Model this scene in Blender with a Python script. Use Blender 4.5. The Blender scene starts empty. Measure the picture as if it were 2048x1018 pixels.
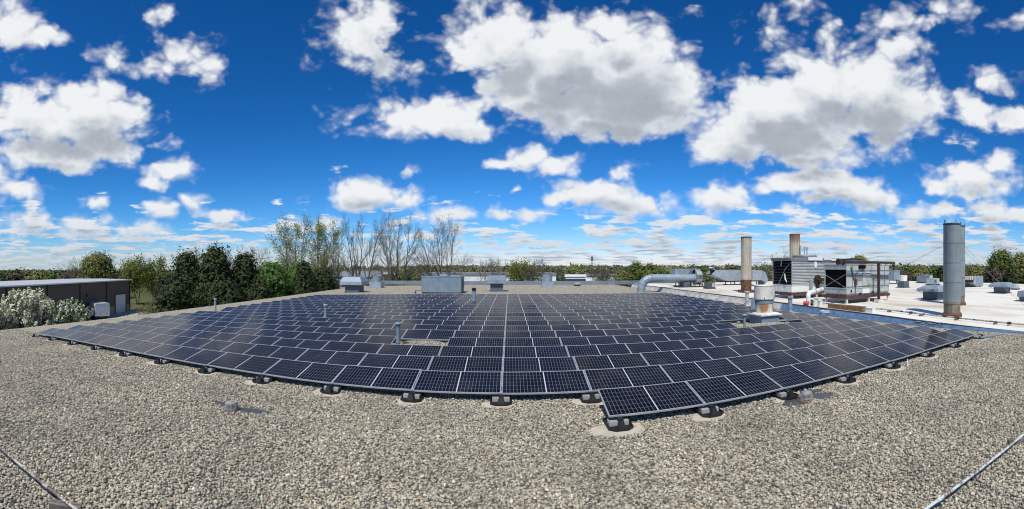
import bpy, bmesh, math, random
import numpy as np
from mathutils import Vector, Matrix, Euler

SC = bpy.context.scene
COL = SC.collection
R = math.radians
PI = math.pi
CAM_Z = 2.97

# ------------------------------------------------------------------ camera
# the photograph is a phone panorama: a cylinder of about 143 degrees
cam = bpy.data.cameras.new("camera")
cam.type = 'PANO'
cam.panorama_type = 'CENTRAL_CYLINDRICAL'
FPX, CX0, HZ = 822.0, 1019.0, 535.0
cam.central_cylindrical_range_u_min = -CX0 / FPX
cam.central_cylindrical_range_u_max = (2048 - CX0) / FPX
cam.central_cylindrical_range_v_min = -(1018 - HZ) / FPX
cam.central_cylindrical_range_v_max = HZ / FPX
cam.central_cylindrical_radius = 1.0
cam.clip_start = 0.05
cam.clip_end = 9000
camo = bpy.data.objects.new("camera", cam)
COL.objects.link(camo)
camo.location = (0, 0, CAM_Z)
camo.rotation_euler = (R(90), 0, 0)
SC.camera = camo

# ------------------------------------------------------------------ view
SC.view_settings.view_transform = 'Standard'
SC.view_settings.look = 'None'
SC.view_settings.exposure = 0.0
SC.view_settings.gamma = 1.0
SC.render.engine = 'CYCLES'
SC.cycles.filter_width = 1.1
SC.cycles.max_bounces = 6
SC.cycles.diffuse_bounces = 3
SC.cycles.glossy_bounces = 3
SC.cycles.transparent_max_bounces = 6
SC.cycles.caustics_reflective = False
SC.cycles.caustics_refractive = False

# ------------------------------------------------------------------ sun
SUN_DIR = Vector((-0.17, -0.55, 0.86)).normalized()      # towards the sun: behind the viewer, high
sun = bpy.data.lights.new("sun", 'SUN')
sun.energy = 4.6
sun.angle = R(0.53)
sun.color = (1.0, 0.955, 0.865)
suno = bpy.data.objects.new("sun", sun)
COL.objects.link(suno)
suno.rotation_euler = (-SUN_DIR).to_track_quat('-Z', 'Y').to_euler()
SUN_EL = math.asin(SUN_DIR.z)
SUN_ROT = math.atan2(SUN_DIR.x, SUN_DIR.y)


# ------------------------------------------------------------------ node helper
class NT:
    """short hand for building node trees"""
    def __init__(self, nt):
        self.nt = nt
    def n(self, kind, ins=None, **kw):
        nd = self.nt.nodes.new(kind)
        for k, v in kw.items():
            setattr(nd, k, v)
        for k, v in (ins or {}).items():
            self.put(nd.inputs[k], v)
        return nd
    def put(self, sock, v):
        if isinstance(v, bpy.types.NodeSocket):
            self.nt.links.new(v, sock)
        else:
            if hasattr(sock.default_value, '__len__') and not hasattr(v, '__len__'):
                v = [v] * len(sock.default_value)
            if hasattr(sock.default_value, '__len__') and len(sock.default_value) == 4 and len(v) == 3:
                v = list(v) + [1]
            sock.default_value = v
    def m(self, op, a, b=None, c=None, clamp=False):
        nd = self.nt.nodes.new('ShaderNodeMath')
        nd.operation = op
        nd.use_clamp = clamp
        for i, v in enumerate((a, b, c)):
            if v is not None:
                self.put(nd.inputs[i], v)
        return nd.outputs[0]
    def vm(self, op, a, b=None, c=None):
        nd = self.nt.nodes.new('ShaderNodeVectorMath')
        nd.operation = op
        for i, v in enumerate((a, b, c)):
            if v is not None:
                self.put(nd.inputs[i], v)
        return nd.outputs['Value'] if op in ('LENGTH', 'DOT_PRODUCT', 'DISTANCE') else nd.outputs[0]
    def noise(self, vec, scale, detail=4, rough=0.5, out='Fac', dist=0.0, lac=2.0):
        nd = self.n('ShaderNodeTexNoise', {'Scale': scale, 'Detail': detail, 'Roughness': rough, 'Distortion': dist, 'Lacunarity': lac})
        if vec is not None:
            self.put(nd.inputs['Vector'], vec)
        return nd.outputs[out]
    def ramp(self, fac, stops, interp='LINEAR'):
        nd = self.nt.nodes.new('ShaderNodeValToRGB')
        cr = nd.color_ramp
        cr.interpolation = interp
        while len(cr.elements) < len(stops):
            cr.elements.new(0.5)
        for e, (p, c) in zip(cr.elements, stops):
            e.position = p
            e.color = (c, c, c, 1) if isinstance(c, (int, float)) else (*c[:3], 1)
        self.put(nd.inputs[0], fac)
        return nd.outputs[0]
    def mix(self, fac, a, b, blend='MIX'):
        nd = self.nt.nodes.new('ShaderNodeMix')
        nd.data_type = 'RGBA'
        nd.blend_type = blend
        self.put(nd.inputs[0], fac)
        self.put(nd.inputs[6], a)
        self.put(nd.inputs[7], b)
        return nd.outputs[2]
    def mapr(self, v, a, b, c=0.0, d=1.0, smooth=True):
        nd = self.nt.nodes.new('ShaderNodeMapRange')
        nd.interpolation_type = 'SMOOTHSTEP' if smooth else 'LINEAR'
        for i, x in enumerate((v, a, b, c, d)):
            self.put(nd.inputs[i], x)
        return nd.outputs[0]
    def sep(self, v):
        nd = self.n('ShaderNodeSeparateXYZ', {0: v})
        return nd.outputs
    def comb(self, x, y, z=0.0):
        return self.n('ShaderNodeCombineXYZ', {0: x, 1: y, 2: z}).outputs[0]


# ------------------------------------------------------------------ sky and clouds
# clouds as (azimuth, height) ellipses of the sky: centre and half sizes in 1/822 rad, weight
CLOUDS = [
    # great cloud, middle
    (1000, 85, 120, 80, 1.0), (1130, 115, 150, 95, 1.15), (1240, 140, 150, 115, 1.2), (1330, 190, 95, 90, 1.1),
    (1200, 215, 180, 70, 1.2), (1060, 175, 120, 75, 1.1), (930, 100, 75, 50, .75), (960, 30, 60, 45, .65),
    (870, 235, 125, 50, 1.0), (790, 235, 60, 42, .9), (920, 255, 90, 32, .95), (1260, 262, 80, 32, .95), (1230, 55, 70, 50, .9),
    # upper middle left
    (740, 50, 80, 85, .95), (775, 125, 75, 50, .75), (690, 60, 55, 70, .55), (700, 245, 50, 32, .34), (640, 100, 40, 40, .34),
    # right
    (1650, 170, 130, 90, 1.1), (1560, 225, 150, 85, 1.15), (1760, 195, 130, 95, 1.1), (1475, 282, 105, 62, 1.1),
    (1600, 292, 150, 55, 1.1), (1860, 220, 70, 55, .8), (1950, 215, 75, 55, .75), (2030, 235, 60, 40, .8),
    (1790, 95, 70, 60, .6), (1775, 272, 75, 52, .9), (1500, 200, 60, 55, .8),
    (1790, 50, 80, 40, .5), (1890, 25, 75, 40, .52), (1650, 60, 50, 40, .42), (1555, 60, 60, 45, .36), (2030, 45, 40, 26, .45),
    (1590, 5, 45, 22, .4), (1985, 165, 60, 36, .6), (1380, 5, 30, 16, .3),
    # left
    (140, 250, 165, 70, 1.05), (190, 225, 110, 75, 1.1), (40, 240, 95, 80, 1.0), (110, 305, 130, 45, 1.0), (240, 285, 90, 45, .9),
    (310, 285, 60, 24, .6), (20, 195, 60, 40, .42), (90, 190, 50, 40, .42),
    (15, 55, 80, 60, 1.0), (75, 72, 60, 28, .8),
    (365, 95, 70, 42, .68), (410, 130, 45, 40, .6), (300, 130, 80, 30, .52), (320, 20, 45, 40, .5), (220, 118, 60, 34, .42),
    (345, 338, 62, 26, .8), (310, 366, 42, 16, .8), (40, 378, 75, 32, .8), (-10, 360, 50, 24, .7),
    # small ones lower down
    (735, 388, 105, 30, 1.0), (700, 402, 85, 24, .95), (800, 400, 60, 20, .8), (1060, 318, 60, 34, .9), (1110, 328, 50, 30, .85), (1005, 330, 40, 16, .7),
    (812, 350, 22, 15, .6), (1030, 384, 14, 8, .5), (1240, 352, 50, 26, .4),
    (1175, 390, 90, 36, 1.0), (1270, 410, 100, 30, .95), (1225, 395, 90, 36, 1.0), (1130, 398, 50, 22, .8),
    (1440, 402, 72, 32, 1.0), (1620, 370, 130, 28, 1.0), (1690, 385, 120, 34, 1.0), (1760, 400, 70, 34, .9), (1640, 352, 60, 24, .9),
    (1945, 352, 95, 45, .95), (1890, 365, 60, 30, .85), (1990, 330, 60, 32, .8), (1970, 415, 80, 28, .9), (2040, 425, 60, 24, .8),
    (440, 432, 62, 24, .9), (325, 415, 46, 22, .85), (385, 400, 36, 18, .6), (190, 405, 36, 18, .5), (985, 425, 40, 18, .7), (940, 432, 30, 12, .5),
    (60, 450, 90, 34, .85), (180, 455, 90, 30, .75), (1060, 430, 40, 16, .7), (280, 460, 90, 24, .6), (1850, 420, 90, 26, .75), (1570, 418, 30, 18, .7),
    (900, 432, 80, 18, .7), (640, 445, 60, 20, .6),
]


def sky_world():
    w = bpy.data.worlds.new("World")
    SC.world = w
    w.use_nodes = True
    nt = w.node_tree
    nt.nodes.clear()
    # group: how much cloud stands at a place (azimuth, height) of the sky
    g = bpy.data.node_groups.new("cloud_field", 'ShaderNodeTree')
    g.interface.new_socket("P", in_out='INPUT', socket_type='NodeSocketVector')
    g.interface.new_socket("Field", in_out='OUTPUT', socket_type='NodeSocketFloat')
    g.interface.new_socket("Body", in_out='OUTPUT', socket_type='NodeSocketFloat')
    G = NT(g)
    gi = G.n('NodeGroupInput')
    p0 = gi.outputs[0]
    # irregular outline: warping
    w1 = G.n('ShaderNodeTexNoise', {'Vector': p0, 'Scale': 5.5, 'Detail': 4.0, 'Roughness': .6}).outputs['Color']
    w1 = G.vm('SUBTRACT', w1, (.5, .5, .5))
    pw = G.vm('MULTIPLY_ADD', w1, (.085, .065, 0), p0)
    f = None
    for (cx, cy, rx, ry, wt) in CLOUDS:
        u, t = (cx - CX0) / FPX, (HZ - cy) / FPX
        wt *= 1.18 if rx > 100 else 1.0
        ru, rt = rx / FPX * 1.14, ry / FPX * 1.14
        q = G.vm('MULTIPLY_ADD', pw, (1 / ru, 1 / rt, 0), (-u / ru, -t / rt, 0))
        l = G.vm('LENGTH', q)
        v = G.m('MULTIPLY_ADD', l, -wt, wt)
        f = v if f is None else G.m('SMOOTH_MAX', f, v, .12)
    f = G.m('MAXIMUM', f, -.6)
    # far cumulus fields towards the horizon, laid on a plane overhead
    s = G.sep(p0)
    tt = G.m('MAXIMUM', s[1], 0.0)
    inv = G.m('DIVIDE', 1.0, G.m('ADD', tt, .085))
    qx = G.m('MULTIPLY', G.m('SINE', s[0]), inv)
    qy = G.m('MULTIPLY', G.m('COSINE', s[0]), inv)
    q = G.comb(qx, qy, 3.7)
    nf = G.noise(q, 2.1, 5, .55)
    side = G.m('MULTIPLY', G.m('ABSOLUTE', G.m('ADD', s[0], .38)), .20)
    cover = G.m('ADD', G.mapr(tt, .09, .205, .50, -.75, smooth=False), side)
    hz = G.m('MULTIPLY_ADD', nf, 5.4, -3.0)
    hz = G.m('ADD', hz, cover)
    f = G.m('SMOOTH_MAX', f, hz, .08)
    # billows: rounded heads, then the finer ragged structure
    st = G.vm('MULTIPLY', pw, (1.0, 1.3, 1.0))
    vo = G.n('ShaderNodeTexVoronoi', None, voronoi_dimensions='2D', feature='SMOOTH_F1')
    for k_, v_ in (('Vector', st), ('Scale', 15.0), ('Smoothness', .6), ('Detail', 2.0), ('Roughness', .55)):
        G.put(vo.inputs[k_], v_)
    b0 = G.m('MULTIPLY_ADD', vo.outputs['Distance'], -.62, .33)
    b1 = G.noise(st, 12.0, 8, .58)
    full = G.m('ADD', G.m('ADD', f, b0), G.m('MULTIPLY_ADD', b1, 1.12, -.56))
    go = G.n('NodeGroupOutput')
    g.links.new(full, go.inputs[0])
    g.links.new(G.m('ADD', f, G.m('MULTIPLY', b0, .5)), go.inputs[1])

    W = NT(nt)
    d = W.n('ShaderNodeTexCoord').outputs['Generated']
    s = W.sep(d)
    hor = W.m('SQRT', W.m('MULTIPLY_ADD', s[0], s[0], W.m('MULTIPLY', s[1], s[1])))
    hor = W.m('MAXIMUM', hor, .02)
    az = W.m('ARCTAN2', s[0], s[1])
    el = W.m('DIVIDE', s[2], hor)
    P = W.comb(az, el, 0.0)
    def field(vec):
        nd = nt.nodes.new('ShaderNodeGroup')
        nd.node_tree = g
        W.put(nd.inputs[0], vec)
        return nd.outputs
    F0 = field(P)
    stp = W.m('MULTIPLY_ADD', W.m('MAXIMUM', el, 0.0), .20, .004)
    stp = W.m('MINIMUM', stp, .085)
    F1 = field(W.vm('ADD', P, W.comb(W.m('MULTIPLY', stp, -.3), stp)))
    f0 = F0[0]
    alpha = W.mapr(f0, -.12, .50)
    alpha = W.m('MULTIPLY', alpha, W.mapr(F0[1], .02, .42, .5, 1.0))
    alpha = W.m('MULTIPLY', alpha, W.mapr(F0[1], -.24, .04))
    alpha = W.m('MULTIPLY', alpha, W.mapr(el, -.03, -.005))
    # light: what of the cloud stands between here and the sun
    above = W.mapr(F1[1], .0, .95)
    thick = W.mapr(F0[1], .1, .75)
    lit = W.m('SUBTRACT', 1.0, W.m('MULTIPLY', above, W.m('MULTIPLY_ADD', thick, .50, .16)))
    fine = W.m('SUBTRACT', f0, F1[0])
    lit = W.m('ADD', lit, W.m('MULTIPLY', fine, .12), clamp=True)
    cc = W.ramp(lit, [(0.2, (.36, .39, .44)), (.42, (.47, .51, .57)), (.62, (.64, .68, .73)), (.85, (.79, .82, .85)), (1.0, (.87, .89, .91))])
    # distant cloud banks are seen through more air
    cc = W.mix(W.mapr(el, .17, .0, 0, .70, smooth=False), cc, (.42, .52, .64))
    # clear sky
    up = W.n('ShaderNodeVectorMath', {0: d, 1: (-2, -2, .012)}, operation='MAXIMUM').outputs[0]
    sky = W.n('ShaderNodeTexSky')
    sky.sky_type = 'NISHITA'
    sky.sun_disc = False
    sky.sun_elevation = SUN_EL
    sky.sun_rotation = SUN_ROT
    sky.altitude = 250
    sky.air_density = 1.0
    sky.dust_density = .25
    sky.ozone_density = 2.5
    W.put(sky.inputs[0], up)
    # the phone's deep blue rendering of the clear sky: a tone curve per channel
    ch = W.sep(sky.outputs[0])
    sk = W.comb(*[W.m('MULTIPLY', W.m('POWER', W.m('MULTIPLY', ch[i], SKY_STRENGTH), SKY_POW[i]), SKY_MUL[i] / SKY_STRENGTH) for i in range(3)])
    cl = W.vm('SCALE', cc)
    nt.nodes[-1].inputs[3].default_value = 1.0 / SKY_STRENGTH
    colr = W.mix(alpha, sk, cl)
    bg = W.n('ShaderNodeBackground', {'Color': colr, 'Strength': SKY_STRENGTH})
    out = W.n('ShaderNodeOutputWorld')
    nt.links.new(bg.outputs[0], out.inputs[0])
    w.cycles.sampling_method = 'MANUAL'
    w.cycles.sample_map_resolution = 512


SKY_STRENGTH = 0.1
SKY_POW = (2.31, 1.44, 1.38)
SKY_MUL = (1.35, 1.12, 1.6)
sky_world()

# ------------------------------------------------------------------ materials
MATS = {}


def new_mat(name):
    m = bpy.data.materials.new(name)
    m.use_nodes = True
    m.node_tree.nodes.clear()
    k = NT(m.node_tree)
    out = k.n('ShaderNodeOutputMaterial')
    b = k.n('ShaderNodeBsdfPrincipled')
    m.node_tree.links.new(b.outputs[0], out.inputs[0])
    MATS[name] = m
    return m, k, b


def plain(name, col, rough=.6, metal=0.0, vary=.25, scale=2.5, bump=0.0, bscale=30.0, spec=.5, streak=0.0, stain=None, stain_amt=.5, stain_scale=2.0, grime=0.0):
    """a weathered surface: base colour with cloudy variation, optional run-down streaks and a stain colour"""
    m, k, b = new_mat(name)
    geo = k.n('ShaderNodeNewGeometry').outputs['Position']
    n1 = k.noise(geo, scale, 6, .6)
    c = k.mix(k.mapr(n1, .3, .7), tuple(x * (1 - vary) for x in col), tuple(min(1, x * (1 + vary * .6)) for x in col))
    if streak:
        sp = k.vm('MULTIPLY', geo, (9.0, 9.0, .55))
        n2 = k.noise(sp, 1.0, 4, .6)
        c = k.mix(k.mapr(n2, .52, .78, 0, streak), c, tuple(x * .45 for x in col))
    if stain:
        n3 = k.noise(geo, stain_scale, 7, .65)
        lo = .72 - stain_amt * .42
        c = k.mix(k.mapr(n3, lo, lo + .14, 0, .9), c, stain)
    if grime:
        n4 = k.noise(geo, 26.0, 4, .7)
        c = k.mix(k.mapr(n4, .55, .75, 0, grime), c, tuple(x * .4 for x in col))
    k.put(b.inputs['Base Color'], c)
    k.put(b.inputs['Roughness'], k.mapr(n1, .2, .8, max(.05, rough - .1), min(1, rough + .12)))
    b.inputs['Metallic'].default_value = metal
    b.inputs['Specular IOR Level'].default_value = spec
    if bump:
        bn = k.n('ShaderNodeBump', {'Height': k.noise(geo, bscale, 5, .6), 'Strength': bump, 'Distance': .02})
        m.node_tree.links.new(bn.outputs[0], b.inputs['Normal'])
    return m


def leaf_mat(name, cols, trans=.25, rough=.65):
    """leaves: each small face takes its own shade from a ramp"""
    m, k, b = new_mat(name)
    g = k.n('ShaderNodeNewGeometry')
    n = k.noise(g.outputs['Position'], .9, 3, .6)
    f = k.m('ADD', k.m('MULTIPLY', g.outputs['Random Per Island'], .62), k.m('MULTIPLY_ADD', n, .9, -.27), clamp=True)
    st = [(i / max(1, len(cols) - 1), c) for i, c in enumerate(cols)]
    c = k.ramp(f, st)
    k.put(b.inputs['Base Color'], c)
    b.inputs['Roughness'].default_value = rough
    b.inputs['Specular IOR Level'].default_value = .25
    if trans:
        t = k.n('ShaderNodeBsdfTranslucent', {'Color': c})
        ms = k.n('ShaderNodeMixShader', {0: trans, 1: b.outputs[0], 2: t.outputs[0]})
        out = [x for x in m.node_tree.nodes if x.type == 'OUTPUT_MATERIAL'][0]
        m.node_tree.links.new(ms.outputs[0], out.inputs[0])
    return m


# ------------------------------------------------------------------ mesh builder
class MB:
    def __init__(self):
        self.v, self.f, self.mi, self.sm = [], [], [], []
        self.pc, self.depth, self.piece = [], 0, 0
    def add(self, vs, fs, mi=0, smooth=False, M=None):
        o = len(self.v)
        for p in vs:
            self.v.append(tuple(M @ Vector(p)) if M is not None else tuple(p))
        for q in fs:
            self.f.append([o + i for i in q])
            self.mi.append(mi)
            self.sm.append(smooth)
            self.pc.append(self.piece)
        if not self.depth:
            self.piece += 1
        return self
    def box(self, x0, x1, y0, y1, z0, z1, mi=0, M=None):
        v = [(x0, y0, z0), (x1, y0, z0), (x1, y1, z0), (x0, y1, z0), (x0, y0, z1), (x1, y0, z1), (x1, y1, z1), (x0, y1, z1)]
        f = [(0, 3, 2, 1), (4, 5, 6, 7), (0, 1, 5, 4), (1, 2, 6, 5), (2, 3, 7, 6), (3, 0, 4, 7)]
        return self.add(v, f, mi, False, M)
    def cbox(self, c, s, mi=0, M=None):
        return self.box(c[0] - s[0] / 2, c[0] + s[0] / 2, c[1] - s[1] / 2, c[1] + s[1] / 2, c[2], c[2] + s[2], mi, M)
    def loft(self, rings, mi=0, smooth=True, caps=(True, True), closed=True, M=None):
        n = len(rings[0])
        v = [p for r in rings for p in r]
        f = []
        for i in range(len(rings) - 1):
            for j in range(n if closed else n - 1):
                a, b = i * n + j, i * n + (j + 1) % n
                f.append((a, b, b + n, a + n))
        self.add(v, f, mi, smooth, M)
        if caps[0]:
            self.add(rings[0], [tuple(reversed(range(n)))], mi, False, M)
        if caps[1]:
            self.add(rings[-1], [tuple(range(n))], mi, False, M)
        return self
    def lathe(self, prof, n=28, mi=0, smooth=True, c=(0, 0, 0), caps=(True, True), M=None):
        rings = [[(c[0] + r * math.cos(2 * PI * j / n), c[1] + r * math.sin(2 * PI * j / n), c[2] + z) for j in range(n)] for r, z in prof]
        # split where the profile bends hard so shading stays crisp: duplicate rings
        for i in range(len(rings) - 1):
            self.loft(rings[i:i + 2], mi, smooth, (False, False), True, M)
        n_ = len(rings[0])
        if caps[0]:
            self.add(rings[0], [tuple(reversed(range(n_)))], mi, False, M)
        if caps[1]:
            self.add(rings[-1], [tuple(range(n_))], mi, False, M)
        return self
    def cyl(self, p0, p1, r0, r1=None, n=16, mi=0, caps=(True, True), smooth=True, M=None):
        r1 = r0 if r1 is None else r1
        p0, p1 = Vector(p0), Vector(p1)
        d = (p1 - p0).normalized()
        a = Vector((0, 0, 1)) if abs(d.z) < .9 else Vector((1, 0, 0))
        x = d.cross(a).normalized()
        y = d.cross(x).normalized()
        rr = [[tuple(p + (x * math.cos(2 * PI * j / n) + y * -math.sin(2 * PI * j / n)) * r) for j in range(n)] for p, r in ((p0, r0), (p1, r1))]
        return self.loft(rr, mi, smooth, caps, True, M)
    def tube(self, pts, r, n=12, mi=0, caps=True, M=None, smooth=True):
        pts = [Vector(p) for p in pts]
        rings = []
        prev = None
        for i, p in enumerate(pts):
            d = ((pts[min(i + 1, len(pts) - 1)] - p).normalized() + (p - pts[max(0, i - 1)]).normalized()).normalized()
            if prev is None:
                a = Vector((0, 0, 1)) if abs(d.z) < .9 else Vector((1, 0, 0))
                x = d.cross(a).normalized()
            else:
                x = (prev - d * prev.dot(d)).normalized()
            prev = x
            y = d.cross(x).normalized()
            rad = r[i] if hasattr(r, '__len__') else r
            rings.append([tuple(p + (x * math.cos(2 * PI * j / n) - y * math.sin(2 * PI * j / n)) * rad) for j in range(n)])
        return self.loft(rings, mi, smooth, (caps, caps), True, M)
    def quad(self, a, b, c, d, mi=0):
        return self.add([a, b, c, d], [(0, 1, 2, 3)], mi)
    def build(self, name, mats, parent=None, loc=None, rot=None, bevel=0.0, each=False):
        if each:                              # every primitive becomes an object of its own
            for k in sorted(set(self.pc)):
                sel = [i for i, q in enumerate(self.pc) if q == k]
                b = MB()
                used = sorted({j for i in sel for j in self.f[i]})
                at = {j: n for n, j in enumerate(used)}
                b.v = [self.v[j] for j in used]
                b.f = [[at[j] for j in self.f[i]] for i in sel]
                b.mi = [self.mi[i] for i in sel]
                b.sm = [self.sm[i] for i in sel]
                b.build(name, mats, parent, loc, rot, bevel)
            return None
        me = bpy.data.meshes.new(name)
        me.from_pydata(self.v, [], self.f)
        for mm in (mats if isinstance(mats, (list, tuple)) else [mats]):
            me.materials.append(MATS[mm])
        me.polygons.foreach_set('material_index', self.mi)
        me.polygons.foreach_set('use_smooth', self.sm)
        me.update()
        o = bpy.data.objects.new(name, me)
        COL.objects.link(o)
        if parent is not None:
            o.parent = parent
        if loc is not None:
            o.location = loc
        if rot is not None:
            o.rotation_euler = rot
        if bevel:
            md = o.modifiers.new("bevel", 'BEVEL')
            md.width = bevel
            md.segments = 2
            md.limit_method = 'ANGLE'
            md.angle_limit = R(50)
        return o


def whole(fn):
    def run(self, *a, **k):
        self.depth += 1
        try:
            return fn(self, *a, **k)
        finally:
            self.depth -= 1
            if not self.depth:
                self.piece += 1
    return run


for nm in ('box', 'cbox', 'loft', 'lathe', 'cyl', 'tube'):
    setattr(MB, nm, whole(getattr(MB, nm)))


def np_mesh(name, V, F, mat, parent=None, smooth=False):
    """fast mesh from arrays; F is (n,3) or (n,4)"""
    V = np.asarray(V, np.float32).reshape(-1, 3)
    F = np.asarray(F, np.int32)
    k = F.shape[1]
    me = bpy.data.meshes.new(name)
    me.vertices.add(len(V))
    me.vertices.foreach_set('co', V.ravel())
    me.loops.add(F.size)
    me.loops.foreach_set('vertex_index', F.ravel())
    me.polygons.add(len(F))
    me.polygons.foreach_set('loop_start', np.arange(0, F.size, k, dtype=np.int32))
    me.polygons.foreach_set('loop_total', np.full(len(F), k, np.int32))
    if smooth:
        me.polygons.foreach_set('use_smooth', np.ones(len(F), bool))
    me.materials.append(MATS[mat])
    me.update(calc_edges=True)
    me.validate()
    o = bpy.data.objects.new(name, me)
    COL.objects.link(o)
    if parent is not None:
        o.parent = parent
    return o


def tag(o, label=None, cat=None, group=None, kind=None):
    if label:
        o['label'] = label
    if cat:
        o['category'] = cat
    if group:
        o['group'] = group
    if kind:
        o['kind'] = kind
    return o


def empty(name, loc, rz=0.0, label=None, cat=None, group=None):
    o = bpy.data.objects.new(name, None)
    COL.objects.link(o)
    o.empty_display_size = .2
    o.location = loc
    o.rotation_euler = (0, 0, rz)
    return tag(o, label, cat, group)


def copy_tree(o, parent=None):
    c = o.copy()
    COL.objects.link(c)
    if parent is not None:
        c.parent = parent
    for ch in list(o.children):
        copy_tree(ch, c)
    return c


ORD = ['zeroth', 'first', 'second', 'third', 'fourth', 'fifth', 'sixth', 'seventh', 'eighth', 'ninth', 'tenth', 'eleventh', 'twelfth',
       'thirteenth', 'fourteenth', 'fifteenth', 'sixteenth', 'seventeenth', 'eighteenth', 'nineteenth', 'twentieth']


def roof_z(x, y):
    """the gravel roof drains: it falls away to the left and a little to the right"""
    k = .0019 if x < 0 else .0004
    return -k * x * x / (1 + max(0.0, y - 9) / 30.0)


MOUNDS = [(-3.15, 14.75, .95, .55, .24), (11.7, 16.55, 1.9, .75, .20)]


def ground_z(x, y):
    """the gravel is heaped a little in the two gaps of the array"""
    z = roof_z(x, y)
    for mx, my, a, c, h in MOUNDS:
        z += h * math.exp(-((x - mx) / a) ** 4 - ((y - my) / c) ** 4)
    return z


def white_z(y):
    """the white roof stands higher than the gravel further back"""
    pts = [(-20, -.12), (6, -.1), (15, .25), (28, .46), (42, .5), (80, .5)]
    for (a, za), (b, zb) in zip(pts, pts[1:]):
        if y <= b:
            t = max(0, (y - a) / (b - a))
            return za + (zb - za) * t
    return .5


def bear(px, dist):
    """a point at a compass bearing of the panorama, so many metres away"""
    th = (px - CX0) / FPX
    return dist * math.sin(th), dist * math.cos(th)

# ------------------------------------------------------------------ shared materials
plain('galvanised', (.33, .37, .40), .5, .2, .18, 2.0, streak=.25, bump=.05)
plain('duct_blue', (.24, .30, .35), .52, .15, .15, 1.5, streak=.2)
plain('painted_grey', (.19, .245, .30), .5, .1, .12, 1.2, streak=.3)
plain('vent_grey', (.20, .25, .30), .55, .1, .15, 2.0, streak=.3)
plain('vent_dark', (.095, .12, .145), .6, .1, .2, 2.0, streak=.3)
plain('pale_metal', (.44, .48, .49), .5, .2, .15, 2.0, streak=.45)
plain('white_metal', (.74, .75, .73), .5, .05, .1, 2.0, streak=.4)
plain('dirty_white', (.68, .66, .58), .6, .05, .2, 2.5, streak=.6, stain=(.34, .22, .10), stain_amt=.25)
plain('rusty_white', (.66, .65, .58), .6, .05, .15, 1.5, stain=(.30, .105, .035), stain_amt=.62, stain_scale=1.25)
plain('rust', (.135, .062, .034), .85, 0, .45, 4.0, bump=.3, streak=.5, stain=(.06, .04, .03), stain_amt=.4, stain_scale=3.0)
plain('grey_stack', (.205, .25, .26), .5, .2, .14, 1.0, streak=.35, stain=(.2, .16, .12), stain_amt=.12)
plain('black_plastic', (.012, .012, .013), .55, 0, .3, 8.0, spec=.4)
plain('black_void', (.006, .006, .007), .95, 0, .3, 8.0, spec=.1)
plain('dark_metal', (.05, .045, .042), .55, .3, .3, 5.0)
plain('brown_pipe', (.055, .030, .024), .5, .2, .3, 5.0)
plain('red_steel', (.115, .038, .026), .65, .1, .3, 4.0, streak=.4)
plain('block', (.31, .31, .29), .9, 0, .15, 6.0, bump=.3, bscale=90)
plain('siding', (.40, .41, .40), .55, .1, .14, 1.5, streak=.5)
plain('tower_grey', (.42, .46, .44), .6, .1, .15, 2.0, streak=.45)
plain('tower_dark', (.24, .265, .26), .6, .1, .15, 2.0, streak=.3)
plain('grey_top', (.22, .24, .25), .6, .1, .2, 2.0)
plain('membrane_tan', (.50, .44, .34), .9, 0, .16, 3.0, grime=.35)
plain('wet_dark', (.075, .075, .075), .4, 0, .35, 5.0)
plain('sky_tinted_flashing', (.14, .24, .38), .4, .3, .25, 3.0, grime=.5)  # blue of the reflected sky painted into the metal's base colour
plain('old_flashing', (.56, .54, .48), .6, .1, .3, 1.5, grime=.6)
plain('asphalt', (.40, .37, .32), .9, 0, .2, .5)
plain('wood', (.27, .165, .085), .8, 0, .3, 3.0, streak=.5)
plain('old_wood', (.18, .155, .125), .9, 0, .3, 8.0, streak=.5)
plain('plastic_clear', (.62, .68, .72), .2, 0, .1, 8.0)
plain('pink', (.55, .10, .12), .5, 0, .2, 5.0)
plain('coping', (.22, .265, .29), .45, .3, .12, .7)
plain('wire', (.22, .20, .18), .6, .4, .2, 3.0)


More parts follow.
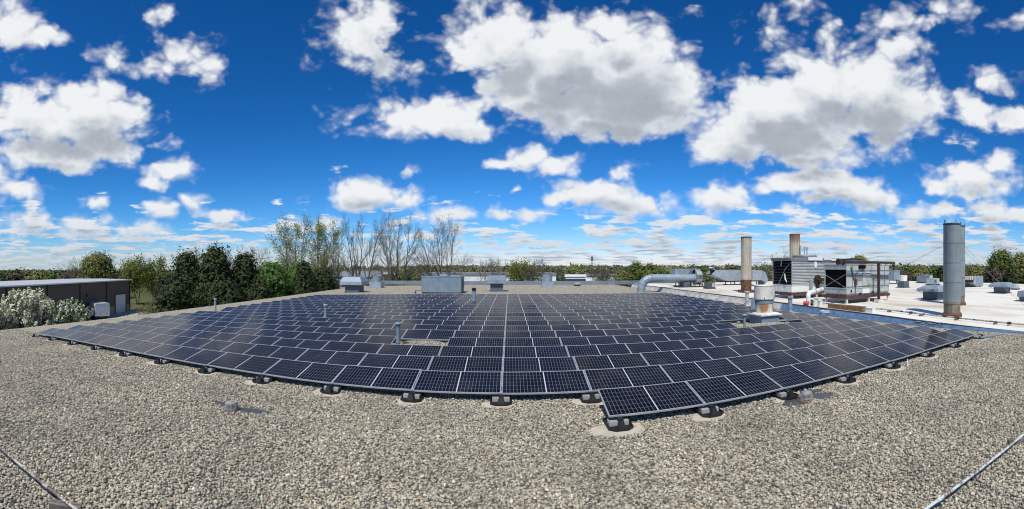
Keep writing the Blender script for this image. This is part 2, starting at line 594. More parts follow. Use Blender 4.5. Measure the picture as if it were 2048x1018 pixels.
def gravel_shader():
    m, k, b = new_mat('gravel_bed')
    geo = k.n('ShaderNodeNewGeometry').outputs['Position']
    flat = k.vm('MULTIPLY', geo, (1, 1, 0))
    wob = k.n('ShaderNodeTexNoise', {'Vector': flat, 'Scale': 14.0, 'Detail': 2.0}).outputs['Color']
    pv = k.vm('MULTIPLY_ADD', k.vm('SUBTRACT', wob, (.5, .5, .5)), (.03, .03, 0), flat)
    v = k.n('ShaderNodeTexVoronoi', {'Vector': pv, 'Scale': 27.0, 'Randomness': 1.0})
    v.voronoi_dimensions = '2D'
    rnd = k.sep(v.outputs['Color'])
    stone = k.ramp(rnd[0], STONES)
    pat = k.noise(flat, .55, 4, .6)
    stone = k.mix(1.0, stone, k.ramp(pat, [(.28, (.70, .70, .69)), (.5, (.96, .95, .92)), (.72, (1.12, 1.10, 1.03))]), 'MULTIPLY')
    shaded_fines = k.mix(k.noise(flat, 60, 3), (.115, .107, .080), (.21, .195, .148))  # dirt between stones, painted darker in place of shade in the gaps
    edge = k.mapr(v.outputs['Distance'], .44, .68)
    c = k.mix(edge, stone, shaded_fines)
    k.put(b.inputs['Base Color'], c)
    b.inputs['Roughness'].default_value = .8
    b.inputs['Specular IOR Level'].default_value = .3
    h = k.m('SUBTRACT', 1.0, k.m('POWER', v.outputs['Distance'], 2.0))
    bn = k.n('ShaderNodeBump', {'Height': h, 'Strength': .9, 'Distance': .03})
    m.node_tree.links.new(bn.outputs[0], b.inputs['Normal'])
    m, k, b = new_mat('stone')
    r = k.n('ShaderNodeObjectInfo').outputs['Random']
    geo = k.n('ShaderNodeNewGeometry').outputs['Position']
    c = k.ramp(r, STONES)
    pat = k.noise(k.vm('MULTIPLY', geo, (1, 1, 0)), .55, 4, .6)
    c = k.mix(1.0, c, k.ramp(pat, [(.28, (.70, .70, .69)), (.5, (.96, .95, .92)), (.72, (1.12, 1.10, 1.03))]), 'MULTIPLY')
    c = k.mix(k.mapr(k.noise(geo, 90, 4, .6), .35, .7, 0, .35), c, (.16, .15, .13))
    k.put(b.inputs['Base Color'], c)
    b.inputs['Roughness'].default_value = .75
    b.inputs['Specular IOR Level'].default_value = .3


STONES = [(0.0, (0.082, 0.078, 0.066)), (.13, (0.168, 0.157, 0.129)), (.28, (0.316, 0.292, 0.231)), (.44, (0.464, 0.426, 0.332)), (.60, (0.571, 0.518, 0.381)),
          (.72, (0.428, 0.399, 0.330)), (.84, (0.683, 0.627, 0.490)), (.91, (0.449, 0.319, 0.208)), (1.0, (0.816, 0.773, 0.649))]
gravel_shader()


def white_roof_shader():
    m, k, b = new_mat('white_roof')
    geo = k.n('ShaderNodeNewGeometry').outputs['Position']
    n1 = k.noise(k.vm('MULTIPLY', geo, (.28, .10, 0)), 1.0, 7, .62, dist=.6)
    n2 = k.noise(k.vm('MULTIPLY', geo, (.5, .22, 0)), 1.0, 6, .65)
    n3 = k.noise(geo, 5.0, 6, .7)
    c = k.ramp(n1, [(.30, (.40, .36, .28)), (.42, (.60, .555, .45)), (.54, (.72, .685, .60)), (.75, (.77, .745, .675))])
    c = k.mix(k.mapr(n2, .56, .72, 0, .55), c, (.52, .39, .20))
    c = k.mix(k.mapr(n3, .58, .74, 0, .35), c, (.33, .31, .28))
    # welded seams of the membrane
    s = k.sep(geo)
    fr = k.m('ABSOLUTE', k.m('SUBTRACT', k.m('FRACT', k.m('MULTIPLY', s[0], .41)), .5))
    c = k.mix(k.mapr(fr, .018, .006, 0, .45, smooth=False), c, (.40, .37, .32))
    k.put(b.inputs['Base Color'], c)
    b.inputs['Roughness'].default_value = .65
    b.inputs['Specular IOR Level'].default_value = .3


white_roof_shader()

# ------------------------------------------------------------------ roof surfaces
RX0, RX1, RY0, RY1 = -26.8, 18.25, -14.0, 70.0


def sheet(name, xs, ys, zf, mat, kind='structure'):
    V = [(x, y, zf(x, y)) for y in ys for x in xs]
    n = len(xs)
    F = [(j * n + i, j * n + i + 1, (j + 1) * n + i + 1, (j + 1) * n + i) for j in range(len(ys) - 1) for i in range(n - 1)]
    o = np_mesh(name, V, F, mat, smooth=True)
    return tag(o, kind=kind)


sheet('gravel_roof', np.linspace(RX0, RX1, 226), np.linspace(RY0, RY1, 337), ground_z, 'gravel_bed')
WX0, WX1, WY1 = 18.55, 62.0, 60.0
sheet('white_roof', np.linspace(WX0, WX1, 12), np.linspace(-14, WY1, 75), lambda x, y: white_z(y), 'white_roof')


def building_shell():
    plain('shell_wall', (.32, .31, .29), .8, 0, .15, .5)
    b = MB()
    zt = -6.0
    def strip(p, q, z1, z0, n=24):
        for i in range(n):
            a, c = i / n, (i + 1) / n
            xa, ya, xb, yb = p[0] + (q[0] - p[0]) * a, p[1] + (q[1] - p[1]) * a, p[0] + (q[0] - p[0]) * c, p[1] + (q[1] - p[1]) * c
            b.quad((xa, ya, z0(xa, ya)), (xb, yb, z0(xb, yb)), (xb, yb, z1(xb, yb)), (xa, ya, z1(xa, ya)))
    low = lambda x, y: zt
    wz = lambda x, y: white_z(y) - .004
    strip((RX0, RY1), (RX0, RY0), lambda x, y: roof_z(x, y) - .003, low)
    strip((RX0, RY0), (RX1 + .5, RY0), lambda x, y: roof_z(x, y) - .003, low)
    strip((RX1, RY1), (RX0, RY1), lambda x, y: roof_z(x, y) - .003, low)
    strip((WX1, WY1), (WX0, WY1), wz, low)
    strip((WX1, -14), (WX1, WY1), wz, low)
    tag(b.build('building_wall', 'shell_wall'), kind='structure')
    # sky-tinted flashing between the two roofs, with the dark edge of the white roof
    e = MB()
    ys = np.linspace(-14, WY1, 60)
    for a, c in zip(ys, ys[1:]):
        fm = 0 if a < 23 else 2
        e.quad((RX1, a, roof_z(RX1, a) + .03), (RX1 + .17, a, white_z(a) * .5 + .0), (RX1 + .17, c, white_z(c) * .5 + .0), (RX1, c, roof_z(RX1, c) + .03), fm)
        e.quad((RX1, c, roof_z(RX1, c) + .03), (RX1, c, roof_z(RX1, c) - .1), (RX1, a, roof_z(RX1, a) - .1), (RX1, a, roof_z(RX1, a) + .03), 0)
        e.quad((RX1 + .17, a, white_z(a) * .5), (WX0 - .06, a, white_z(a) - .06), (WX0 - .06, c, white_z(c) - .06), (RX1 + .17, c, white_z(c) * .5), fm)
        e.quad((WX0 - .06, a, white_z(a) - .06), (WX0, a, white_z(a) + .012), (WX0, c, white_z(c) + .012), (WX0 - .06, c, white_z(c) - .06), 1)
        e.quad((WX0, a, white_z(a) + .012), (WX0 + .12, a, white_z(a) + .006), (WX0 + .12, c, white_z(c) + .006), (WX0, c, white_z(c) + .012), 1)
    o = e.build('roof_flashing', ['sky_tinted_flashing', 'dark_metal', 'old_flashing'])
    tag(o, 'long metal flashing strip with painted-in blue sky reflection, between gravel roof and white roof', 'flashing')
    # ribbed grey coping at the far edge
    p = MB()
    x = RX0 - .2
    while x < RX1 + 16:
        p.box(x, x + .36, RY1 - .02, RY1 + .9, -.02, .60)
        p.box(x + .36, x + .42, RY1 - .05, RY1 + .9, -.02, .64)
        x += .42
    o = p.build('parapet', 'coping')
    tag(o, 'grey ribbed metal parapet along the far edge of the gravel roof', 'parapet')


building_shell()

# ------------------------------------------------------------------ land beyond


def land_z(x, y):
    d = math.hypot(x, y)
    az = math.degrees(math.atan2(x, y))
    base = -5.8
    far = 0.0
    if az < -20:
        far = -13 * min(1, (-20 - az) / 25)
    elif az > -15:
        far = 4.0
    t = min(1, max(0, (d - 180) / 800))
    z = base + far * t + 1.5 * math.sin(x * .011 + 1) * math.cos(y * .009) * min(1, max(0, (d - 150) / 300))
    return z


def land():
    m, k, b = new_mat('land')
    geo = k.n('ShaderNodeNewGeometry').outputs['Position']
    n1 = k.noise(geo, .03, 6, .6)
    n2 = k.noise(geo, .6, 5, .6)
    c = k.ramp(n1, [(.3, (.045, .06, .018)), (.5, (.085, .10, .028)), (.65, (.12, .10, .05)), (.8, (.06, .075, .02))])
    c = k.mix(k.mapr(n2, .4, .7, 0, .5), c, (.10, .085, .045))
    k.put(b.inputs['Base Color'], c)
    b.inputs['Roughness'].default_value = .95
    b.inputs['Specular IOR Level'].default_value = .1
    az = np.radians(np.linspace(-180, 180, 145))
    rr = [1, 15, 30, 45, 60, 80, 100, 130, 170, 220, 280, 350, 430, 520, 640, 780, 950, 1200, 1500, 1900, 2500, 3200]
    V = [(r * math.sin(a), r * math.cos(a), land_z(r * math.sin(a), r * math.cos(a))) for r in rr for a in az]
    n = len(az)
    F = [(j * n + i + 1, j * n + i, (j + 1) * n + i, (j + 1) * n + i + 1) for j in range(len(rr) - 1) for i in range(n - 1)]
    tag(np_mesh('ground', V, F, 'land', smooth=True), kind='structure')
    p = MB()
    def on(pts, dz):
        return [(x, y, land_z(x, y) + dz) for x, y in pts]
    pts = [(-34, 30), (-38, 52), (-52, 66), (-62, 69), (-69, 60), (-67, 50), (-52, 20), (-40, 14)]
    p.add([(x, y, -5.62) for x, y in pts], [tuple(reversed(range(len(pts))))])
    tag(p.build('pavement', 'asphalt'), kind='structure')


land()

# ------------------------------------------------------------------ solar array
PITCH, FRONT1, TILT = 1.626, 9.03, R(12.4)
PZ = .213                                  # height of the low front edge above the roof
JX0 = -.18                                 # a joint between modules; modules are 2 m wide
MW, MD, MT = 1.985, 1.0, .035


def solar_mats():
    m, k, b = new_mat('cells')
    tc = k.n('ShaderNodeTexCoord').outputs['Object']
    s = k.sep(tc)
    rnd = k.n('ShaderNodeObjectInfo').outputs['Random']
    def line(v, w):
        fr = k.m('FRACT', v)
        dd = k.m('MINIMUM', fr, k.m('SUBTRACT', 1.0, fr))
        return k.m('LESS_THAN', dd, w)
    # two halves of twelve narrow columns, six rows
    ax = k.m('SUBTRACT', k.m('ABSOLUTE', s[0]), .012)
    lx = line(k.m('MULTIPLY', ax, 12 / .958), .040)
    ly = line(k.m('MULTIPLY', k.m('SUBTRACT', s[1], .02), 6 / .96), .016)
    bar = line(k.m('MULTIPLY', k.m('SUBTRACT', s[1], .02), 30 / .96), .05)
    ctr = k.m('LESS_THAN', k.m('ABSOLUTE', s[0]), .011)
    cell_a = k.ramp(rnd, [(0, (.0030, .0040, .0100)), (.45, (.0036, .0050, .0150)), (.7, (.0050, .0056, .0085)), (1, (.0034, .0060, .0200))])
    n = k.noise(tc, 3.0, 3)
    cell = k.mix(k.mapr(n, .35, .7, 0, .4), cell_a, (.0062, .0070, .0085))
    cell = k.mix(k.m('MULTIPLY', bar, .045), cell, (.25, .27, .30))
    c = k.mix(k.m('MAXIMUM', k.m('MULTIPLY', lx, .50), k.m('MULTIPLY', ly, .50)), cell, (.36, .375, .39))
    c = k.mix(ctr, c, (.50, .51, .52))
    dust = k.noise(k.vm('MULTIPLY', k.n('ShaderNodeNewGeometry').outputs['Position'], (1, 1, 0)), 1.3, 5, .6)
    c = k.mix(k.mapr(dust, .42, .8, 0, .05), c, (.35, .33, .28))
    spot = k.n('ShaderNodeTexVoronoi', {'Vector': k.n('ShaderNodeNewGeometry').outputs['Position'], 'Scale': 1.15})
    c = k.mix(k.mapr(spot.outputs['Distance'], .034, .018, 0, .55), c, (.62, .60, .54))
    k.put(b.inputs['Base Color'], c)
    b.inputs['Roughness'].default_value = .11
    b.inputs['IOR'].default_value = 1.23
    b.inputs['Specular IOR Level'].default_value = .5
    plain('aluminium', (.50, .51, .515), .42, .4, .06, 4.0)


solar_mats()


def make_panel():
    root = empty('solar_panel', (0, 0, 0))
    h, w = MW / 2, .017
    f = MB()
    f.box(-h, h, 0, w, -MT, 0)
    f.box(-h, h, MD - w, MD, -MT, 0)
    f.box(-h, -h + w, w, MD - w, -MT, 0)
    f.box(h - w, h, w, MD - w, -MT, 0)
    # clamps at the two ends, gripping neighbouring modules
    for y in (.0, MD - .05):
        f.box(h - .004, h + .022, y - .012, y + .05, -.03, .008)
    f.build('frame', 'aluminium', root)
    g = MB()
    g.box(-h + w, h - w, w, MD - w, -.012, -.004)
    g.build('cell_sheet', 'cells', root)
    return root


ROWS = []           # (row number, front y, list of module left ends)
ROWS.append((0, FRONT1 - PITCH, [JX0 + 2 + 2 * i for i in range(7)]))
for n in range(1, 20):
    xs = [JX0 - 20 + 2 * i for i in range(18)]
    hole = []
    if n == 4:
        hole = [JX0 - 4]
    if n in (5, 6):
        hole = [JX0 + 10, JX0 + 12]
    if n == 9:
        hole = [JX0 - 20]
    ROWS.append((n, FRONT1 + PITCH * (n - 1), [x for x in xs if all(abs(x - q) > .1 for q in hole)]))


def panel_pose(x, y):
    """frame of a module whose front left end stands at x, front edge at y"""
    xc = x + 1.0
    z = roof_z(xc, y) + PZ
    za, zb = roof_z(x, y), roof_z(x + 2, y)
    zf, zr = roof_z(xc, y), roof_z(xc, y + 1)
    return (xc, y, z), (TILT + math.atan((zr - zf)), -math.atan2(zb - za, 2.0), 0)


def ordinal_from_end(i, n):
    if i < n / 2:
        return ORD[i + 1] + ' from the left' if i else 'leftmost'
    j = n - 1 - i
    return ORD[j + 1] + ' from the right' if j else 'rightmost'


rng = random.Random(5)
proto = make_panel()
first = True
far = MB()
for n, y, xs in ROWS:
    rowname = 'short front row' if n == 0 else (ORD[n + 1] + ' row from the front')
    for i, x in enumerate(xs):
        loc, rot = panel_pose(x, y)
        if n >= 18:
            M = Matrix.Translation(loc) @ Euler(rot).to_matrix().to_4x4()
            h, w = MW / 2, .017
            for q in ((-h, h, 0, w), (-h, h, MD - w, MD), (-h, -h + w, w, MD - w), (h - w, h, w, MD - w)):
                far.box(q[0], q[1], q[2], q[3], -MT, 0, 0, M)
            far.box(-h + w, h - w, w, MD - w, -.012, -.004, 1, M)
            far.box(-.011, .011, w, MD - w, -.011, -.003, 2, M)
            continue
        o = proto if first else copy_tree(proto)
        first = False
        o.location = (loc[0], loc[1], loc[2] + rng.uniform(-.006, .006))
        o.rotation_euler = (rot[0] + rng.uniform(-.010, .010), rot[1] + rng.uniform(-.004, .004), rng.uniform(-.0012, .0012))
        tag(o, f"dark blue framed solar panel, {ordinal_from_end(i, len(xs))} in the {rowname}", 'solar panel', 'solar panels in tilted rows on the gravel roof')
plain('cells_far', (.007, .009, .019), .16, 0, .3, 1.0)
plain('cell_gap', (.62, .64, .66), .5, 0, .05, 1.0)
fo = far.build('solar_panel_rows', ['aluminium', 'cells_far', 'cell_gap'])
tag(fo, 'the two rearmost rows of dark solar panels nearest the far vents', 'solar panels', kind='stuff')


# ------------------------------------------------------------------ feet, blocks and bare patches
def make_foot():
    root = empty('panel_foot', (0, 0, 0))
    t = MB()
    out = [(-.24, .62), (-.24, .10), (-.12, 0), (.12, 0), (.24, .10), (.24, .62)]
    inn = [(-.222, .60), (-.222, .11), (-.11, .02), (.11, .02), (.222, .11), (.222, .60)]
    t.loft([[(x, y, 0) for x, y in out], [(x, y, .045) for x, y in out]], 0, False, (True, False))
    t.loft([[(x, y, .045) for x, y in out], [(x, y, .045) for x, y in inn], [(x, y, .016) for x, y in inn]], 0, False, (False, True))
    t.build('base_tray', 'black_plastic', root)
    p = MB()
    lo = [(-.084, .015), (.084, .015), (.084, .115), (-.084, .115)]
    hi = [(-.036, .075), (.036, .075), (.036, .125), (-.036, .125)]
    p.loft([[(x, y, .016) for x, y in lo], [(x, y, .178) for x, y in hi]], 0, False)
    for sx in (-1, 1):
        p.loft([[(sx * .05 - .006, .025, .016), (sx * .05 + .006, .025, .016), (sx * .05 + .006, .05, .016), (sx * .05 - .006, .05, .016)],
                [(sx * .026 - .005, .058, .175), (sx * .026 + .005, .058, .175), (sx * .026 + .005, .08, .175), (sx * .026 - .005, .08, .175)]], 0, False)
    p.box(-.045, .045, .07, .30, .165, .178)
    p.build('post', 'black_plastic', root)
    return root


def block_mesh():
    b = MB()
    b.box(-.190, .190, 0, .193, 0, .088)
    return b


FEET = []
for i, x in enumerate([JX0 - 20 + 2 * i for i in range(12)]):
    FEET.append((x, FRONT1, 'second', i, 12))
for i in range(8):
    FEET.append((JX0 + 2 + 2 * i + (.2 if i == 0 else (.1 if i < 7 else .35)), FRONT1 - PITCH, 'front', i, 8))
for i, (x, n) in enumerate([(JX0 - 4 + .12, 5), (JX0 - 2 - .05, 5), (JX0 + 14.2, 5), (JX0 + 14.1, 6), (JX0 + 10, 7), (JX0 + 12, 7)]):
    FEET.append((x, FRONT1 + PITCH * (n - 1), 'inside', i, 6))
pf = make_foot()
pb = block_mesh().build('concrete_block', 'block', bevel=.006)
PATCH = []
inside_words = ['beside the pipe in the small gap', 'right of the small gap in the array', 'right of the rusty fan, nearer one', 'right of the rusty fan, further one',
                'behind the rusty fan, left one', 'behind the rusty fan, right one']
for q, (x, y, row, i, n) in enumerate(FEET):
    fy = y - .25
    z = roof_z(x, fy)
    o = pf if q == 0 else copy_tree(pf)
    bl = pb if q == 0 else copy_tree(pb)
    rz = rng.uniform(-.05, .05)
    o.location = (x, fy, z + .008)
    o.rotation_euler = (0, 0, rz)
    bl.location = (x + rng.uniform(-.015, .015), fy + .215, z + .026)
    bl.rotation_euler = (0, 0, rz + rng.uniform(-.04, .04))
    if row == 'inside':
        w = inside_words[i]
    else:
        e = ordinal_from_end(i, n)
        w = f"{e} under the {'short front row' if row == 'front' else 'long second row'}"
    tag(o, f"black plastic panel foot with tapered post, {w}", 'panel foot', 'black feet under the solar panels')
    tag(bl, f"grey concrete block on the foot {w}", 'concrete block', 'concrete blocks on the panel feet')
    if row != 'inside':
        PATCH.append((x + rng.uniform(-.1, .03), fy + .12 + rng.uniform(-.03, .05), rng.uniform(.36, .46), rng.uniform(.26, .36), rng.uniform(-.3, .3)))
PATCH = [(x, y, a * (1.25 if abs(x - 2.02) < .1 else 1), c * (1.25 if abs(x - 2.02) < .1 else 1), r) for x, y, a, c, r in PATCH]

pm = MB()
for (x, y, a, c, r) in PATCH:
    pts = []
    ph = rng.uniform(0, 6)
    for j in range(26):
        th = 2 * PI * j / 26
        k = 1 + .10 * math.sin(3 * th + ph) + .06 * math.sin(5 * th + 2 * ph)
        lx, ly = a * k * math.cos(th), c * k * math.sin(th)
        px, py = x + lx * math.cos(r) - ly * math.sin(r), y + lx * math.sin(r) + ly * math.cos(r)
        pts.append((px, py, roof_z(px, py) + .005))
    pm.add(pts, [tuple(range(26))])
tag(pm.build('bare_roof_patch', 'membrane_tan'), kind='structure')

# dark bare patches round the two drains
DRAINS = [(-5.42, 6.75), (6.1, 6.92)]
WET = [(-5.70, 6.98, .36, .15, -.15), (-5.02, 7.0, .30, .16, .2), (5.86, 7.0, .42, .26, .2), (6.52, 6.95, .36, .24, -.4), (6.6, 7.35, .28, .16, -.5)]
wm = MB()
for w_i, (x, y, a, c, r) in enumerate(WET):
    pts = []
    for j in range(24):
        th = 2 * PI * j / 24
        k = 1 + .15 * math.sin(2 * th + x) + .08 * math.sin(5 * th + y)
        lx, ly = a * k * math.cos(th), c * k * math.sin(th)
        px, py = x + lx * math.cos(r) - ly * math.sin(r), y + lx * math.sin(r) + ly * math.cos(r)
        pts.append((px, py, roof_z(px, py) + .005 + .0012 * w_i))
    wm.add(pts, [tuple(range(24))])
tag(wm.build('damp_roof_patch', 'wet_dark'), kind='structure')


# ------------------------------------------------------------------ loose stones
def stones():
    src = bpy.data.collections.new("stone_shapes")
    for i in range(5):
        r = random.Random(40 + i)
        bm = bmesh.new()
        bmesh.ops.create_icosphere(bm, subdivisions=1, radius=1)
        sx, sy, sz = r.uniform(.95, 1.25), r.uniform(.72, .95), r.uniform(.5, .72)
        for v in bm.verts:
            k = r.uniform(.86, 1.12)
            v.co = Vector((v.co.x * sx * k, v.co.y * sy * k, v.co.z * sz * k))
        for f in bm.faces:
            f.smooth = True
        me = bpy.data.meshes.new("stone")
        bm.to_mesh(me)
        bm.free()
        me.materials.append(MATS['stone'])
        src.objects.link(bpy.data.objects.new("stone", me))
    g = np.random.default_rng(11)
    def fill(x0, x1, y0, y1, dens):
        n = int((x1 - x0) * (y1 - y0) * dens)
        return np.stack([g.uniform(x0, x1, n), g.uniform(y0, y1, n)], 1)
    P = np.concatenate([fill(-26, 18.1, -1.5, 10.0, 1050), fill(-4.1, -2.2, 13.6, 15.5, 1000), fill(9.9, 13.9, 15.3, 19.2, 900)])
    d = np.hypot(P[:, 0], P[:, 1])
    th = np.abs(np.degrees(np.arctan2(P[:, 0], P[:, 1])))
    keep = (d > 3.2) & (th < 84)
    keep &= g.uniform(0, 1, len(P)) < np.clip(1.35 - d / 26, .45, 1)
    # nothing hidden deep under the panels
    fr = np.where(P[:, 0] > 1.9, FRONT1 - PITCH + .5, FRONT1 + .5)
    under = (P[:, 1] > fr) & (P[:, 1] < 12) & (P[:, 0] > -20.1) & (P[:, 0] < 15.9)
    keep &= ~under
    for (x, y, a, c, r) in PATCH + WET:
        dx, dy = P[:, 0] - x, P[:, 1] - y
        lx, ly = dx * math.cos(r) + dy * math.sin(r), -dx * math.sin(r) + dy * math.cos(r)
        e = (lx / a) ** 2 + (ly / c) ** 2
        keep &= (e > 1 + g.normal(0, .14, len(P))) | (g.uniform(0, 1, len(P)) < .012)
    for (x, y, *_r) in FEET:
        keep &= ~((np.abs(P[:, 0] - x) < .26) & (P[:, 1] > y - .27) & (P[:, 1] < y + .45))
    P = P[keep]
    k = np.where(P[:, 0] < 0, .0019, .0004)
    z = -k * P[:, 0] ** 2 / (1 + np.maximum(0, P[:, 1] - 9) / 30)
    for mx, my, a, c, h in MOUNDS:
        z += h * np.exp(-((P[:, 0] - mx) / a) ** 4 - ((P[:, 1] - my) / c) ** 4)
    dd = np.hypot(P[:, 0], P[:, 1])
    size = g.lognormal(math.log(.0160), .38, len(P)) * np.clip(.9 + dd / 60, 1, 1.35)
    size = np.clip(size, .009, .037)
    lift = size * .2 + g.uniform(0, .024, len(P))
    me = bpy.data.meshes.new("gravel")
    me.vertices.add(len(P))
    me.vertices.foreach_set('co', np.stack([P[:, 0], P[:, 1], z + lift], 1).astype(np.float32).ravel())
    a1 = me.attributes.new("size", 'FLOAT', 'POINT')
    a1.data.foreach_set('value', size.astype(np.float32))
    a2 = me.attributes.new("turn", 'FLOAT_VECTOR', 'POINT')
    rot = np.stack([g.normal(0, .45, len(P)), g.normal(0, .45, len(P)), g.uniform(0, 6.283, len(P))], 1)
    a2.data.foreach_set('vector', rot.astype(np.float32).ravel())
    o = bpy.data.objects.new("gravel", me)
    COL.objects.link(o)
    tag(o, 'loose grey and beige river stones covering the flat roof', 'gravel', kind='stuff')
    ng = bpy.data.node_groups.new("scatter_stones", 'GeometryNodeTree')
    ng.interface.new_socket("Geometry", in_out='INPUT', socket_type='NodeSocketGeometry')
    ng.interface.new_socket("Geometry", in_out='OUTPUT', socket_type='NodeSocketGeometry')
    N = ng.nodes
    gi, go = N.new('NodeGroupInput'), N.new('NodeGroupOutput')
    ci = N.new('GeometryNodeCollectionInfo')
    ci.inputs['Collection'].default_value = src
    ci.inputs['Separate Children'].default_value = True
    ci.inputs['Reset Children'].default_value = True
    ip = N.new('GeometryNodeInstanceOnPoints')
    ip.inputs['Pick Instance'].default_value = True
    s1 = N.new('GeometryNodeInputNamedAttribute')
    s1.data_type = 'FLOAT'
    s1.inputs[0].default_value = "size"
    s2 = N.new('GeometryNodeInputNamedAttribute')
    s2.data_type = 'FLOAT_VECTOR'
    s2.inputs[0].default_value = "turn"
    e2 = N.new('FunctionNodeEulerToRotation')
    L = ng.links.new
    L(gi.outputs[0], ip.inputs['Points'])
    L(ci.outputs[0], ip.inputs['Instance'])
    L(s2.outputs[0], e2.inputs[0])
    L(e2.outputs[0], ip.inputs['Rotation'])
    L(s1.outputs[0], ip.inputs['Scale'])
    L(ip.outputs[0], go.inputs[0])
    md = o.modifiers.new("scatter", 'NODES')
    md.node_group = ng
    print("stones", len(P))


stones()

# ------------------------------------------------------------------ things standing on the gravel roof
def rz_at(px, d):
    x, y = bear(px, d)
    return (x, y, roof_z(x, y))


def wz_at(px, d):
    x, y = bear(px, d)
    return (x, y, white_z(y))


def hooded_vent(name, loc, base, hood, hb, hh, label, mats=('vent_grey', 'vent_dark', 'duct_blue'), rz=0.0, top=.78, group='hooded roof ventilators'):
    r = empty(name, loc, rz, label, 'roof vent', group)
    b = MB()
    s = base / 2
    b.box(-s - .12, s + .12, -s - .12, s + .12, -.05, .07)
    b.box(-s, s, -s, s, .07, hb)
    for i in (-1, 1):                        # standing seams on the base
        b.box(i * s * .45 - .012, i * s * .45 + .012, -s - .014, -s, .08, hb)
    b.build('base', mats[1], r)
    h = hood / 2
    d = h * .92
    m = MB()
    lo, sk = hb - .12, hb + hh * .35
    m.loft([[(-h, -d, lo), (h, -d, lo), (h, d, lo), (-h, d, lo)], [(-h, -d, lo + .06), (h, -d, lo + .06), (h, d, lo + .06), (-h, d, lo + .06)],
            [(-h * .97, -d * .97, sk), (h * .97, -d * .97, sk), (h * .97, d * .97, sk), (-h * .97, d * .97, sk)],
            [(-h * top, -d * top, hb + hh), (h * top, -d * top, hb + hh), (h * top, d * top, hb + hh), (-h * top, d * top, hb + hh)]], 0, False, (False, True))
    m.loft([[(-h + .03, -d + .03, lo + .02), (h - .03, -d + .03, lo + .02), (h - .03, d - .03, lo + .02), (-h + .03, d - .03, lo + .02)]] * 1 + [
            [(-s, -s, lo + .16), (s, -s, lo + .16), (s, s, lo + .16), (-s, s, lo + .16)]], 0, False, (False, False))
    m.build('hood', mats[2], r)
    k = MB()
    for sx in (-1, 1):
        for sy in (-1, 1):
            k.cyl((sx * s, sy * s, hb - .3), (sx * (h - .1), sy * (d - .1), lo + .02), .018, n=6)
    k.build('bracket', mats[1], r, each=True)
    return r


def drum_vent(name, loc, base, dia, hb, hd, label, mats=('galvanised', 'duct_blue'), group=None, rz=0.0):
    r = empty(name, loc, rz, label, 'roof vent', group)
    s = base / 2
    b = MB()
    b.box(-s - .10, s + .10, -s - .10, s + .10, -.05, .08)
    b.box(-s, s, -s, s, .08, hb)
    b.build('base', mats[0], r)
    c = MB()
    q = dia / 2
    c.lathe([(q * .96, hb), (q, hb + .02), (q, hb + .06), (q * .985, hb + .08), (q * .985, hb + hd - .06), (q * 1.03, hb + hd - .05), (q * 1.03, hb + hd)], 32, 0, True, caps=(False, False))
    c.lathe([(q * .9, hb + hd - .05), (q * 1.02, hb + hd - .001)], 32, 0, True, caps=(True, False))
    for j in range(16):
        a = 2 * PI * j / 16
        x, y = q * .99 * math.cos(a), q * .99 * math.sin(a)
        c.cyl((x, y, hb + .08), (x, y, hb + hd - .06), .012, n=5)
    c.build('drum', mats[1], r)
    return r


hooded_vent('hooded_vent', rz_at(709, 55), 1.94, 3.1, 1.12, .92, 'blue grey hooded roof vent left of the small drum vent, beside the trees')
hooded_vent('hooded_vent', rz_at(993.5, 51.5), 1.55, 2.42, 1.12, .84, 'blue grey hooded roof vent right of the large air handler', mats=('vent_grey', 'vent_dark', 'vent_grey'), top=.86)
drum_vent('drum_vent', rz_at(754, 66), 1.9, 1.42, .95, .95, 'drum roof vent on a square base, between the left hooded vent and the bare trees')
drum_vent('drum_vent', rz_at(1094.7, 61.5), 1.62, 1.48, .90, 1.1, 'blue grey drum roof vent on a square base, alone near the far parapet')

# low mushroom vent
r = empty('mushroom_vent', rz_at(1154, 66.5), 0, 'small low mushroom vent in front of the ribbed parapet', 'roof vent')
b = MB()
b.box(-.45, .45, -.45, .45, 0, .3)
b.build('base', 'vent_dark', r)
b = MB()
b.lathe([(.72, .22), (.75, .30), (.70, .42), (.45, .56), (.05, .60)], 24, 0, True, caps=(True, True))
b.build('cap', 'duct_blue', r)


